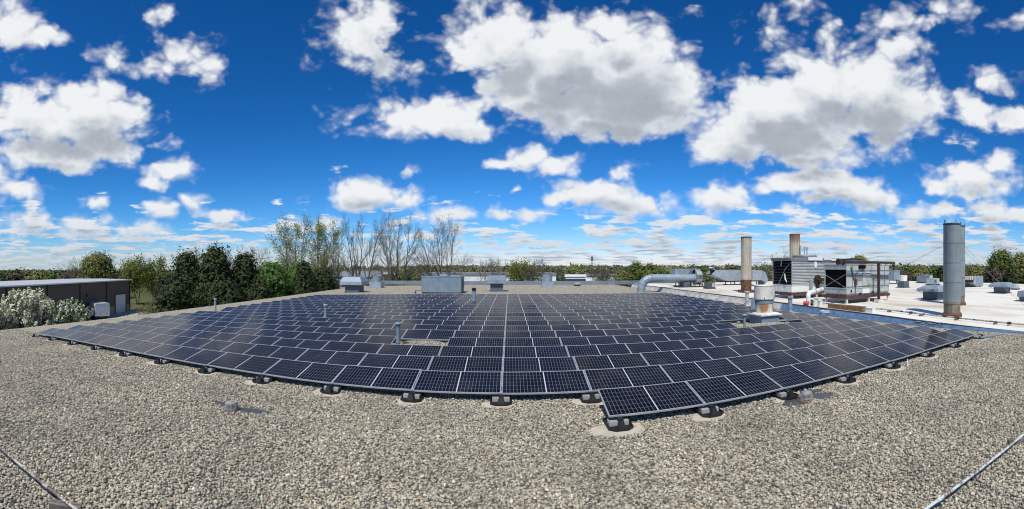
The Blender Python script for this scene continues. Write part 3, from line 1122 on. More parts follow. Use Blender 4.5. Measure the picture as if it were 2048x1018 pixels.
# big air handler
def air_handler():
    x, y, z = rz_at(882, 47.5)
    r = empty('air_handler', (x, y, z), R(0), 'large blue grey box air handler on the gravel behind the panels', 'air handler')
    w, d, h = 4.62, 3.2, 1.95
    b = MB()
    b.box(-w / 2 + .06, w / 2 - .06, .06, d - .06, -.25, .14)
    b.build('curb', 'dark_metal', r)
    c = MB()
    c.box(-w / 2, w / 2, 0, d, .14, h)
    for i in range(8):                      # panel seams
        xx = -w / 2 + w * i / 7
        c.box(xx - .014, xx + .014, -.014, 0, .16, h - .03)
    for i in range(6):
        yy = d * i / 5
        c.box(w / 2, w / 2 + .014, yy - .012, yy + .012, .16, h - .03)
    c.box(-w / 2 - .02, w / 2 + .02, -.025, d + .02, h - .05, h + .015)
    c.build('housing', 'painted_grey', r)
    g = MB()
    for i in range(9):
        zz = .55 + i * .12
        g.add([(w / 2 + .02, 1.3, zz), (w / 2 + .02, 2.7, zz), (w / 2 + .06, 2.7, zz + .07), (w / 2 + .06, 1.3, zz + .07)], [(0, 1, 2, 3)])
        g.box(w / 2 + .015, w / 2 + .05, 1.3, 2.7, zz + .07, zz + .085)
    g.build('louvre', 'vent_dark', r)
    t = MB()
    t.lathe([(.62, h), (.66, h + .05), (.62, h + .34), (.66, h + .36)], 28, 0, True, c=(.25, 1.2, 0), caps=(False, True))
    t.box(.9, 2.1, .7, 1.9, h + .01, h + .16)
    t.build('fan_cowl', 'duct_blue', r)
    # small gas pipe beside it
    p = MB()
    p.tube([(-3.0, -.15, 0), (-3.0, -.15, .30), (-2.95, -.15, .36), (-w / 2 - .0, -.15, .36)], .03, 8)
    p.box(-3.09, -2.91, -.24, -.06, 0, .18)
    p.build('supply_pipe', 'dark_metal', r)


air_handler()


# ------------------------------------------------------------------ plumbing vents among the panels
def vent_pipe(loc, h, rad, label, cap='flange', mat='vent_grey', flange=True):
    r = empty('vent_pipe', loc, 0, label, 'vent pipe', 'plumbing vent pipes on the roof')
    b = MB()
    b.cyl((0, 0, -.03), (0, 0, h), rad, n=16)
    if flange:
        b.lathe([(rad * 1.9, 0), (rad * 1.75, .05), (rad * 1.2, .09)], 18, 0, True, caps=(True, False))
        b.lathe([(rad * 1.25, h * .30), (rad * 1.25, h * .36)], 18, 0, True)
    b.build('pipe', mat, r)
    c = MB()
    if cap == 'flange':
        c.lathe([(rad * 1.0, h - .06), (rad * 1.9, h - .03), (rad * 2.0, h), (rad * 1.6, h + .035), (rad * .4, h + .05)], 18, 0, True)
        c.build('cap', mat, r)
    elif cap == 'sleeve':
        c.lathe([(rad * 1.25, h - .22), (rad * 1.28, h - .02), (rad * 1.2, h), (rad * .9, h + .002)], 18, 0, True, caps=(True, True))
        c.build('cap', 'black_plastic', r)
    elif cap == 'collar':
        c.lathe([(rad * 1.25, h - .12), (rad * 1.45, h - .10), (rad * 1.45, h), (rad * 1.0, h + .01)], 18, 0, True, caps=(True, True))
        c.build('cap', mat, r)
    return r


def at_xy(x, y, dz=0.0):
    return (x, y, roof_z(x, y) + dz)


vent_pipe(at_xy(-3.93, 14.15), 1.0, .068, 'grey vent pipe with a wide cap beside the small gap in the panels', 'flange')
vent_pipe(at_xy(-9.85, 20.5), 1.02, .062, 'slim pale vent pipe rising between panels left of the middle', 'flange', 'galvanised')
vent_pipe(at_xy(-2.72, 31.4), 1.42, .13, 'thick blue grey vent pipe with a black sleeve cap among the far panels', 'sleeve', 'duct_blue')
vent_pipe(at_xy(-20.0, 23.0), 1.2, .075, 'pale vent pipe at the left edge of the array near dark evergreens', 'collar', 'galvanised')
vent_pipe(at_xy(9.75, 15.15), .92, .062, 'thin grey vent pipe in front of the rusty roof fan', 'flange')
x, y, z = wz_at(1492.5, 33.5)
vent_pipe((18.0, 27.6, roof_z(18, 27.6)), 1.15, .15, 'pale vent pipe in front of the rusty tall stack', 'collar', 'pale_metal', True)
vent_pipe((17.9, 22.0, roof_z(18, 22)), 1.05, .15, 'blue grey vent pipe with a collar, left of the white insulated pipe', 'collar', 'duct_blue', True)


# ------------------------------------------------------------------ rusty roof fan in the array gap
def drum_rust():
    m, k, b = new_mat('drum_rust')
    tc = k.n('ShaderNodeTexCoord').outputs['Object']
    wob = k.vm('MULTIPLY_ADD', k.vm('SUBTRACT', k.n('ShaderNodeTexNoise', {'Vector': tc, 'Scale': 5.0, 'Detail': 5.0}).outputs['Color'], (.5, .5, .5)), (.22, .22, .22), tc)
    spot = k.vm('DISTANCE', wob, (-.30, -.37, .92))
    edge = k.vm('DISTANCE', wob, (.30, -.36, .92))
    n = k.noise(tc, 7.0, 6, .65)
    base = k.mix(k.mapr(n, .35, .7), (.66, .65, .56), (.58, .52, .38))
    c = k.mix(k.mapr(spot, .34, .18, 0, .95), base, (.26, .085, .025))
    c = k.mix(k.mapr(spot, .42, .24, 0, .35), c, (.42, .27, .13))
    c = k.mix(k.mapr(edge, .20, .10, 0, .8), c, (.25, .10, .04))
    k.put(b.inputs['Base Color'], c)
    b.inputs['Roughness'].default_value = .6


drum_rust()


def rusty_fan():
    x, y = 12.8, 17.92
    r = empty('roof_fan', (x, y, roof_z(x, y)), 0, 'tall white roof fan with rust stain on a square grey curb in the panel gap', 'roof fan')
    b = MB()
    s = .57
    b.box(-s, s, -s, s, -.03, .50)
    b.box(-s - .01, -s + .03, -s - .01, -s + .03, 0, .50)
    b.build('curb', 'painted_grey', r)
    f = MB()
    f.box(-s - .11, s + .11, -s - .11, s + .11, .50, .57)
    f.loft([[(-s - .08, -s - .08, .57), (s + .08, -s - .08, .57), (s + .08, s + .08, .57), (-s - .08, s + .08, .57)],
            [(-s * .85, -s * .85, .63), (s * .85, -s * .85, .63), (s * .85, s * .85, .63), (-s * .85, s * .85, .63)]], 0, False, (False, True))
    f.build('base_plate', 'dirty_white', r)
    c = MB()
    c.lathe([(.47, .62), (.475, 1.16), (.485, 1.18)], 36, 0, True)
    c.build('lower_drum', 'drum_rust', r)
    d = MB()
    d.lathe([(.50, 1.12), (.50, 1.34)], 36, 0, True, caps=(True, False))
    # band that wraps the drum, higher at the back
    d.build('drum_band', 'painted_grey', r)
    u = MB()
    u.lathe([(.545, 1.33), (.56, 1.35), (.55, 2.02), (.565, 2.04), (.565, 2.08)], 36, 0, True, caps=(True, False))
    u.lathe([(.48, 1.95), (.56, 2.078)], 36, 0, True, caps=(True, False))
    u.build('upper_drum', 'dirty_white', r)
    m = MB()
    M = Matrix.Rotation(R(58), 4, 'Z')
    m.box(-.16, .16, .48, .72, .83, 1.40, 0, M)
    m.build('motor_box', 'painted_grey', r)
    h = MB()
    for a in (-2.2, -.9):
        h.box(.548 * math.cos(a) - .02, .548 * math.cos(a) + .02, .548 * math.sin(a) - .02, .548 * math.sin(a) + .02, 1.36, 1.46)
    h.build('clip', 'dark_metal', r, each=True)


rusty_fan()


# ------------------------------------------------------------------ roof drains, bottle and gas pipes in the foreground
def drain(x, y, label):
    r = empty('roof_drain', (x, y, roof_z(x, y) + .008), 0, label, 'roof drain', 'dome strainers of the roof drains')
    b = MB()
    b.lathe([(.20, 0), (.20, .012), (.15, .02)], 28, 0, True)
    b.build('flange', 'rust', r)
    c = MB()
    n = 30
    for j in range(n):                       # the ribs of the strainer
        a = 2 * PI * j / n
        ca, sa = math.cos(a), math.sin(a)
        pts = []
        for rr, z in ((.150, .012), (.138, .09), (.122, .16), (.108, .175)):
            pts.append((rr * ca, rr * sa, z))
        c.tube(pts, [.0085, .008, .007, .006], 5)
    c.lathe([(.146, .05), (.150, .06), (.146, .07)], 28, 0, True)
    c.build('strainer', 'drain_iron', r)
    d = MB()
    d.lathe([(.112, .165), (.120, .172), (.112, .190), (.06, .198), (.045, .196), (.04, .206), (.01, .208)], 28, 0, True)
    d.build('dome_top', 'drain_iron', r)


plain('drain_iron', (.30, .285, .27), .7, .2, .25, 8.0, stain=(.20, .10, .07), stain_amt=.30, stain_scale=9.0)
drain(*DRAINS[0], 'grey dome roof drain in the gravel on the left, rust at its foot')
drain(*DRAINS[1], 'grey dome roof drain on dark wet patches beside a panel foot on the right')

x, y = 10.25, 7.05
r = empty('plastic_bottle', (x, y, roof_z(x, y) + .01), .4, 'clear plastic bottle standing on the gravel beside a panel foot', 'bottle')
b = MB()
b.lathe([(.030, 0), (.033, .01), (.033, .06), (.030, .07), (.033, .08), (.033, .135), (.028, .16), (.013, .19), (.013, .205)], 20, 0, True)
b.build('body', 'plastic_clear', r)
b = MB()
b.lathe([(.016, .203), (.016, .225), (.012, .228)], 16, 0, True)
b.build('cap', 'white_metal', r)


def pipe_mats():
    for name, a, b2, lim in (('flaky_brown', (.46, .44, .41), (.16, .095, .075), .55), ('flaky_white', (.50, .54, .53), (.15, .085, .06), .63)):
        m, k, b = new_mat(name)
        geo = k.n('ShaderNodeNewGeometry').outputs['Position']
        n1 = k.noise(geo, 2.6, 3, .5)
        n2 = k.noise(geo, 34.0, 4, .7)
        f = k.mapr(k.m('MULTIPLY_ADD', n2, .75, k.m('MULTIPLY', n1, .45)), lim, lim + .05)
        k.put(b.inputs['Base Color'], k.mix(f, a, b2))
        b.inputs['Roughness'].default_value = .7


pipe_mats()


def gas_pipe(xa, xb, ya, yb, mat, label, blocks):
    b = MB()
    n = 20
    pts = []
    for i in range(n + 1):
        t = i / n
        x, y = xa + (xb - xa) * t, ya + (yb - ya) * t
        pts.append((x, y, roof_z(x, y) + .125 + .006 * math.sin(t * 9)))
    r = empty('gas_pipe', (0, 0, 0), 0, label, 'pipe', 'old pipes across the foreground gravel')
    b.tube(pts, .019, 12)
    b.build('pipe', mat, r)
    c = MB()
    for t in (.3, .62):
        i = int(t * n)
        d = (Vector(pts[i + 1]) - Vector(pts[i])).normalized() * .06
        p = Vector(pts[i])
        c.cyl(tuple(p - d), tuple(p + d), .027, n=12)
    c.build('coupling', mat, r, each=True)
    for (t, lab, ang) in blocks:
        x, y = xa + (xb - xa) * t, ya + (yb - ya) * t
        w = MB()
        w.box(-.045, .045, -.20, .20, 0, .085)
        w.box(-.045, -.01, -.20, .20, .085, .095)
        o = w.build('wood_block', 'old_wood', None, (x, y, roof_z(x, y) + .006), (0, 0, ang), bevel=.006)
        tag(o, lab, 'wood block', 'wooden blocks under the old pipes')


gas_pipe(-9.0, -2.2, 1.85, 2.66, 'flaky_brown', 'thin brown and white flaking pipe at the bottom left of the gravel', [(.665, 'weathered wooden block under the left flaking pipe', -.75)])
gas_pipe(2.2, 9.5, 2.82, 1.85, 'flaky_white', 'thin white flaking pipe at the bottom right of the gravel', [(.60, 'weathered wooden block under the right white pipe', .55)])

# ------------------------------------------------------------------ plant on the white roof
def guy_wire(parent, pts):
    b = MB()
    for p, q in pts:
        b.cyl(p, q, .009, n=4, caps=(False, False))
    b.build('guy_wire', 'wire', parent, each=True)


def stack_mat():
    m, k, b = new_mat('stack_metal')
    tc = k.n('ShaderNodeTexCoord').outputs['Object']
    geo = k.n('ShaderNodeNewGeometry').outputs['Position']
    run = k.noise(k.vm('MULTIPLY', geo, (7, 7, .35)), 1.0, 5, .6)
    n = k.noise(geo, 1.4, 6, .65)
    s = k.sep(tc)
    c = k.mix(k.mapr(run, .35, .68), (.54, .50, .41), (.38, .315, .215))
    c = k.mix(k.mapr(n, .45, .75, 0, .5), c, (.36, .30, .21))
    top = k.m('MULTIPLY_ADD', run, 1.6, k.m('SUBTRACT', s[2], 6.0))
    c = k.mix(k.mapr(top, -.3, .75, 0, .85), c, (.16, .075, .035))
    low = k.m('MULTIPLY_ADD', run, 1.8, k.m('SUBTRACT', 1.2, s[2]))
    c = k.mix(k.mapr(low, .55, 1.1, 0, .75), c, (.19, .11, .06))
    k.put(b.inputs['Base Color'], c)
    b.inputs['Roughness'].default_value = .5
    b.inputs['Metallic'].default_value = .15


stack_mat()


def stack_one(px, d, dia, top, label, mat='stack_metal', base_h=1.0, guys=()):
    x, y, z = wz_at(px, d)
    r = empty('exhaust_stack', (x, y, z), 0, label, 'exhaust stack', 'tall exhaust stacks on the white roof')
    q = dia / 2
    h = top - z
    b = MB()
    b.lathe([(q * 1.0, base_h), (q, base_h + .02), (q, h * .48), (q * 1.015, h * .485), (q * 1.015, h * .495), (q, h * .5), (q, h * .80), (q * 1.015, h * .805), (q * 1.015, h * .815), (q, h * .82),
             (q, h - .07), (q * 1.04, h - .06), (q * 1.04, h)], 32, 0, True, caps=(True, False))
    b.lathe([(q * .9, h - .5), (q * 1.035, h - .002)], 32, 0, True, caps=(True, False))
    b.build('shaft', mat, r)
    c = MB()
    c.lathe([(q * 1.045, h - .10), (q * 1.05, h - .09), (q * 1.05, h + .015), (q * .95, h + .018)], 32, 0, True, caps=(False, False))
    c.build('rim', 'rust', r)
    c = MB()
    c.box(-q * 1.12, q * 1.12, -q * 1.12, q * 1.12, -.05, .28)
    c.lathe([(q * .98, .28), (q * 1.0, base_h - .05), (q * 1.05, base_h - .03), (q * 1.05, base_h + .04)], 32, 0, True)
    c.build('base', 'rust', r)
    if guys:
        guy_wire(r, [((0, 0, h * .86), (gx - x, gy - y, white_z(gy) - z + .05)) for gx, gy in guys])
    return r


stack_one(1492.5, 41.0, 1.06, CAM_Z + 61 * 41 / FPX, 'tall pale steel stack with rusty top and base, nearest the blower', base_h=1.22, guys=[(19.2, 48), (28.6, 38.5)])
stack_one(1589.5, 47.5, 1.22, CAM_Z + 66 * 47.5 / FPX, 'tall pale steel stack rising behind the ribbed cooling tower', base_h=.8, guys=[(24, 44), (37, 40)])

# slim flue pipes beside it
for k, (px, d, hh, lab) in enumerate([(1601, 47, 2.62, 'slim grey flue pipe touching the rear stack behind the cooling tower'), (1609, 47.5, 2.5, 'slim grey flue pipe, middle one of three behind the cooling tower'),
                                      (1614, 48.5, 2.6, 'slim grey flue pipe, furthest from the rear stack')]):
    x, y, z = wz_at(px, d)
    r = empty('flue_pipe', (x, y, z), 0, lab, 'flue pipe', 'slim flue pipes by the rear stack')
    b = MB()
    b.cyl((0, 0, -.05), (0, 0, CAM_Z - z + 44 * d / FPX - .1 * k), .075, n=12)
    b.build('pipe', 'galvanised', r)
    b = MB()
    b.lathe([(.10, CAM_Z - z + 44 * d / FPX - .1 * k - .3), (.10, CAM_Z - z + 44 * d / FPX - .1 * k)], 12, 0, True)
    b.build('cap', 'galvanised', r)


def big_stack(px, d, dia, top, base_h, label, guys=()):
    x, y, z = wz_at(px, d)
    r = empty('steel_chimney', (x, y, z), 0, label, 'chimney', 'wide grey steel chimneys')
    q, h = dia / 2, top - z
    b = MB()
    b.lathe([(q, base_h), (q, h)], 40, 0, True, caps=(True, False))
    b.lathe([(q * .93, h - .6), (q * .99, h - .001)], 40, 0, True, caps=(True, False))
    # the vertical seam of each course
    k = 4
    for i in range(k):
        za, zb = base_h + (h - base_h) * i / k, base_h + (h - base_h) * (i + 1) / k
        a = -2.05 + (.02 if i % 2 else .0) + (1.4 if i == 3 else 0) + (1.1 if i == 1 else 0)
        b.cyl((q * math.cos(a), q * math.sin(a), za), (q * math.cos(a), q * math.sin(a), zb), .014, n=5)
    b.build('shaft', 'grey_stack', r)
    s = MB()
    for i in range(1, 4):
        zz = base_h + (h - base_h) * i / 4
        s.lathe([(q * 1.0, zz - .025), (q * 1.022, zz - .015), (q * 1.022, zz + .015), (q * 1.0, zz + .025)], 40, 0, True, caps=(False, False))
    s.build('seam_ring', 'stack_seam', r, each=True)
    t = MB()
    t.lathe([(q * 1.0, h - .09), (q * 1.04, h - .07), (q * 1.04, h + .01), (q * .98, h + .012)], 40, 0, True, caps=(False, False))
    for a, l in ((.4, .22), (1.5, .3), (2.6, .2), (4.0, .26), (5.2, .2)):
        t.tube([(q * math.cos(a), q * math.sin(a), h), (q * .9 * math.cos(a + .12), q * .9 * math.sin(a + .12), h + l), (q * math.cos(a + .3), q * math.sin(a + .3), h)], .012, 5)
    t.build('rim', 'dark_metal', r)
    e = MB()
    e.lathe([(q * 1.15, -.06), (q * 1.15, .12), (q * 1.03, .2)], 40, 0, True, caps=(True, False))
    e.build('base_ring', 'rust', r)
    e = MB()
    e.lathe([(q * .93, .1), (q * .93, base_h - .12), (q * 1.0, base_h - .1), (q * 1.0, base_h + .01)], 40, 0, True, caps=(True, False))
    for j in range(14):
        a = 2 * PI * j / 14
        e.cyl((q * .94 * math.cos(a), q * .94 * math.sin(a), .18), (q * .94 * math.cos(a), q * .94 * math.sin(a), base_h - .1), .016, n=5)
    e.build('base_sleeve', 'old_sleeve', r)
    if guys:
        guy_wire(r, [((q * .6 * (1 if gx > x else -1), 0, h * .8), (gx - x, gy - y, white_z(gy) - z + .05)) for gx, gy in guys])
    return r


plain('stack_seam', (.16, .15, .13), .7, .2, .3, 4.0)
plain('old_sleeve', (.22, .19, .145), .7, .2, .3, 3.0, streak=.6, stain=(.2, .09, .04), stain_amt=.3)
big_stack(1904, 24.2, 1.04, CAM_Z + 87 * 24.2 / FPX, .85, 'wide grey steel chimney in front, rusty base ring, guy wires', guys=[(20.5, 20.5), (23.6, 6.9)])
big_stack(1917, 30.5, .98, CAM_Z + 83 * 30.5 / FPX, .75, 'wide grey steel chimney mostly hidden behind the front one', guys=[(35, 12.5)])


# ------------------------------------------------------------------ cooling towers
def tower_legs(r, L, W, zb, beam=.22):
    f = MB()
    f.box(-.05, L + .05, -.06, .10, -beam, 0)
    f.box(-.05, L + .05, W - .10, W + .06, -beam, 0)
    f.box(-.06, .10, .10, W - .10, -beam, 0)
    f.box(L - .10, L + .06, .10, W - .10, -beam, 0)
    for t in (.33, .66):
        f.box(L * t - .05, L * t + .05, .10, W - .10, -beam, -.03)
    f.build('support_frame', 'red_steel', r)
    for (x, y) in ((.06, .04), (L - .12, .04), (.06, W - .12), (L - .12, W - .12), (L * .5, .04)):
        g = MB()
        g.box(x - .06, x + .08, y - .06, y + .08, zb + .42, -beam)
        g.box(x - .05, x + .07, y - .05, y + .07, zb, zb + .42, 1)
        g.box(x - .16, x + .18, y - .16, y + .18, zb - .02, zb + .03, 1)
        g.build('leg', ['red_steel', 'dirty_white'], r)


def cooling_tower_ribbed():
    X, Y = 20.9, 25.5
    z0 = CAM_Z - 50 * 33 / FPX
    L, W, H = 5.5, 2.5, 2.86
    r = empty('cooling_tower', (X, Y, z0), 0, 'old cooling tower with grey ribbed siding and open dark louvres, behind the square one', 'cooling tower', 'cooling towers on red steel frames')
    zb = white_z(Y) - z0
    tower_legs(r, L, W, zb)
    c = MB()                                 # basin
    c.box(0, L, 0, W, 0, .56)
    c.box(-.02, L + .02, -.03, W + .02, .54, .60)
    for i in range(6):
        c.box(L * (i + .5) / 6 - .015, L * (i + .5) / 6 + .015, -.02, 0, .04, .54)
    for i in range(3):
        c.box(-.02, 0, W * (i + .5) / 3 - .015, W * (i + .5) / 3 + .015, .04, .54)
    c.build('basin', 'white_metal', r)
    s = MB()                                 # corrugated side
    n = 16
    zs = [.60 + (H - .30 - .60) * i / n for i in range(n + 1)]
    for i in range(n):
        a, b2 = zs[i], zs[i + 1]
        m = a + (b2 - a) * .35
        for y0, sg in ((0, -1), (W, 1)):
            p = [(0, y0, a), (L, y0, a), (L, y0 + sg * .055, m), (0, y0 + sg * .055, m)]
            q = [(0, y0 + sg * .055, m), (L, y0 + sg * .055, m), (L, y0, b2), (0, y0, b2)]
            s.add(p if sg < 0 else p[::-1], [(0, 1, 2, 3)])
            s.add(q if sg < 0 else q[::-1], [(0, 1, 2, 3)])
    s.box(L - .05, L, 0, W, .6, H - .3)
    s.box(-.02, .05, -.045, .02, .58, H - .05)
    s.box(-.02, .05, W - .02, W + .045, .58, H - .05)
    s.build('siding', 'siding', r)
    v = MB()                                 # dark inside
    v.box(.30, .34, .05, W - .05, .6, H - .3)
    v.build('opening', 'black_void', r)
    for i in range(8):
        lv = MB()
        zz = .66 + i * .235
        lv.add([(-.0, .04, zz), (-.0, W - .04, zz), (.26, W - .04, zz + .17), (.26, .04, zz + .17)], [(0, 1, 2, 3)])
        lv.add([(-.0, .04, zz - .02), (.26, .04, zz + .15), (.26, W - .04, zz + .15), (-.0, W - .04, zz - .02)], [(0, 1, 2, 3)])
        lv.box(-.012, .0, .04, W - .04, zz - .02, zz + .012)
        lv.build('louvre', 'louvre_dark', r)
    t = MB()                                 # roof deck with a sloping rim
    t.loft([[(-.12, -.08, H - .32), (L + .06, -.08, H - .32), (L + .06, W + .06, H - .32), (-.12, W + .06, H - .32)],
            [(-.20, -.10, H - .14), (L + .10, -.10, H - .14), (L + .10, W + .10, H - .14), (-.20, W + .10, H - .14)],
            [(-.20, -.10, H - .05), (L + .10, -.10, H - .05), (L + .10, W + .10, H - .05), (-.20, W + .10, H - .05)]], 0, False, (False, True))
    t.build('deck', 'grey_top', r)
    t = MB()
    t.box(1.65, 3.3, -.135, -.10, H - .26, H + .02)
    t.box(3.5, 4.4, -.12, -.10, H - .2, H + .06)
    t.box(4.4, 5.4, -.14, -.10, H - .26, H - .10)
    t.build('deck_flap', 'white_metal', r, each=True)
    t = MB()
    t.lathe([(1.05, H - .05), (1.08, H + .10), (1.02, H + .22), (.98, H + .22), (.98, H - .04)], 30, 0, True, c=(L * .45, W * .5, 0), caps=(False, False))
    t.build('fan_cowl', 'grey_top', r)
    t = MB()
    t.tube([(.05, .0, H - .34), (-.06, W * .30, 1.9), (-.10, W * .52, 1.05), (-.10, W * .64, .62)][::-1], .022, 6)
    t.build('brace', 'pale_metal', r, each=True)
    t = MB()
    t.tube([(-.05, W * .5, H - .3), (-.06, W * .52, H - .72)], .05, 8)
    t.tube([(-.07, W * .33, 1.5), (-.08, W * .30, 1.1), (-.07, W * .22, .8)], [.05, .07, .03], 8)
    t.build('torn_liner', 'dirty_white', r, each=True)
    t = MB()
    t.lathe([(.02, 0), (.22, 0), (.22, .02)], 28, 0, False, M=Matrix.Translation((2.55, -.06, H - .62)) @ Matrix.Rotation(R(90), 4, 'X') @ Matrix.Diagonal((.85, 1.25, 1, 1)))
    t.build('round_plate', 'white_metal', r)
    t = MB()                                 # drive with flange
    t.lathe([(.12, 0), (.42, .02), (.42, .09), (.16, .11), (.15, .5)], 22, 0, True, M=Matrix.Translation((2.75, -.05, .95)) @ Matrix.Rotation(R(90), 4, 'X'))
    t.cyl((2.75, -.30, .95), (3.75, -.30, 1.0), .13, n=14)
    t.box(2.6, 2.85, -.2, -.02, .2, .9)
    t.build('motor', 'brown_pipe', r)
    t = MB()
    t.tube([(2.08, -.05, 2.2), (1.98, -.05, 1.8), (2.05, -.05, 1.2), (2.0, -.05, .6)], .03, 8)
    t.box(1.86, 2.16, -.16, -.04, .3, 1.02)
    t.build('conduit', 'galvanised', r, each=True)


plain('louvre_dark', (.055, .05, .045), .8, 0, .4, 5.0, streak=.5)
cooling_tower_ribbed()


def cooling_tower_square():
    X, Y = 21.6, 20.15
    z0 = CAM_Z - 57 * 29.6 / FPX
    L, W, H = 5.05, 2.3, 2.26
    r = empty('cooling_tower', (X, Y, z0), 0, 'square grey panelled cooling tower with black X-braced intake, in front', 'cooling tower', 'cooling towers on red steel frames')
    zb = white_z(Y) - z0
    tower_legs(r, L, W, zb)
    b = MB()
    b.loft([[(.12, .08, 0), (L - .1, .08, 0), (L - .1, W - .08, 0), (.12, W - .08, 0)], [(0, 0, .16), (L, 0, .16), (L, W, .16), (0, W, .16)],
            [(0, 0, .52), (L, 0, .52), (L, W, .52), (0, W, .52)]], 0, False)
    b.box(-.03, L + .03, -.03, W + .03, .52, .57)
    b.build('basin', 'tower_grey', r)
    c = MB()
    c.box(.12, L, 0, W, .57, H)
    c.box(0, .12, 0, .05, .57, H)
    c.box(0, .12, W - .05, W, .57, H)
    c.box(0, .12, .05, W - .05, H - .36, H)
    c.box(-.02, L + .02, -.025, W + .02, H - .03, H + .02)
    c.build('casing', 'tower_grey', r)
    for zz, hh, mm in ((1.06, .30, 'tower_dark'), (1.42, .045, 'vent_dark'), (1.78, .05, 'vent_dark'), (.62, .04, 'vent_dark')):
        s = MB()
        s.box(.72 if hh > .1 else .02, L - .004, -.02, -.002, zz, zz + hh)
        s.build('side_band', mm, r)
    s = MB()
    for xx in (.62, 1.75, 2.75, 3.6, 4.45):
        s.box(xx - .014, xx + .014, -.022, 0, .58, H - .04)
    s.build('side_seam', 'vent_dark', r, each=True)
    s = MB()
    s.box(1.78, 2.72, -.03, -.022, .70, 1.68)
    s.box(1.74, 1.78, -.035, -.02, .66, 1.72)
    s.box(2.72, 2.76, -.035, -.02, .66, 1.72)
    s.build('access_door', 'tower_grey', r)
    # oval maker's plate, lettering too small to read
    p = MB()
    p.lathe([(.02, 0), (.33, 0), (.33, .02)], 30, 0, False, M=Matrix.Translation((2.28, -.035, 1.60)) @ Matrix.Rotation(R(90), 4, 'X') @ Matrix.Diagonal((1, .42, 1, 1)))
    for i, (x, w) in enumerate(((-.2, .06), (-.12, .05), (-.05, .06), (.03, .05), (.10, .07), (.19, .05))):
        p.box(2.28 + x - w / 2, 2.28 + x + w / 2, -.060, -.0565, 1.565 + (i % 2) * .012, 1.63, 1)
    p.build('maker_plate', ['white_metal', 'vent_dark'], r)
    v = MB()
    v.box(.08, .10, .05, W - .05, .57, H - .36)
    v.build('opening', 'black_void', r)
    k = MB()
    k.cyl((-.01, .10, .60), (-.01, W - .10, H - .75), .016, n=6)
    k.cyl((-.03, .10, H - .72), (-.03, W - .10, .62), .016, n=6)
    k.build('brace', 'galvanised', r, each=True)
    k = MB()
    k.box(1.28, 1.95, -.16, -.01, H - .30, H - .02)
    k.build('hatch', 'black_void', r)
    k = MB()
    k.box(.80, 1.0, -.16, -.02, .75, 1.22)
    k.build('switch_box', 'red_steel', r)
    k = MB()
    k.tube([(.9, -.07, .75), (.9, -.07, .0), (.9, -.07, -.2)], .022, 6)
    k.tube([(.9, -.07, 1.22), (.92, -.07, 1.5), (1.05, -.07, 1.68), (1.35, -.07, 1.98)], .02, 6)
    k.tube([(.42, -.05, 2.1), (.55, -.06, 1.7), (.75, -.06, 1.2)], .05, 8)
    k.build('conduit', 'vent_dark', r, each=True)
    k = MB()
    k.box(1.75, 2.55, -.02, -.003, .12, .46)
    k.build('lower_plate', 'white_metal', r)
    k = MB()
    k.box(1.36, 1.62, -.06, -.003, .06, .16)
    k.box(2.82, 3.02, -.06, -.003, .10, .22)
    k.box(.42, .56, -.03, -.003, .25, .42)
    k.build('fitting', 'black_plastic', r, each=True)
    k = MB()
    k.box(2.30, 2.52, -.045, -.031, .78, 1.12)
    k.build('warning_label', 'label_tan', r)
    t = MB()
    t.lathe([(1.06, H), (1.10, H + .06), (1.02, H + .34), (1.06, H + .40), (1.0, H + .40), (.98, H + .05)], 36, 0, True, c=(1.75, W * .52, 0), caps=(False, False))
    t.build('fan_cowl', 'vent_dark', r)
    g = MB()
    for i in range(5):
        rr = .2 + i * .19
        pts = [(1.75 + rr * math.cos(a), W * .52 + rr * math.sin(a), H + .42 + .08 * (1 - rr)) for a in np.linspace(0, 2 * PI, 25)]
        g.tube(pts, .012, 4, caps=False)
    for j in range(12):
        a = 2 * PI * j / 12
        g.cyl((1.75, W * .52, H + .50), (1.75 + 1.0 * math.cos(a), W * .52 + 1.0 * math.sin(a), H + .42), .012, n=4)
    g.build('fan_guard', 'dark_metal', r)


plain('label_tan', (.42, .34, .17), .7, 0, .3, 9.0)
cooling_tower_square()


# brown pipe with a post in front of the square tower
def brown_pipe():
    y = 19.55
    z = white_z(y)
    r = empty('steel_pipe', (21.2, y, z), 0, 'thick brown steel pipe on a post across the square cooling tower top', 'pipe')
    top = CAM_Z + 10.5 * 29 / FPX - z
    b = MB()
    b.cyl((-.6, .05, top + .02), (5.15, -.15, top), .10, n=16)
    b.cyl((-1.0, .06, top + .02), (-.55, .05, top + .02), .15, n=16)
    b.cyl((-1.06, .06, top + .02), (-1.0, .06, top + .02), .22, n=16)
    b.cyl((-.58, .05, top + .02), (-.52, .05, top + .02), .22, n=16)
    b.build('pipe', 'brown_pipe', r)
    c = MB()
    c.box(3.15, 3.32, -.17, -.01, .02, top - .06)
    c.build('post', 'brown_pipe', r)
    c = MB()
    c.cbox((3.24, -.1, 0), (.55, .5, .22))
    c.box(2.84, 3.14, -.4, 0, 0, .12)
    c.build('footing', 'dirty_white', r)


brown_pipe()


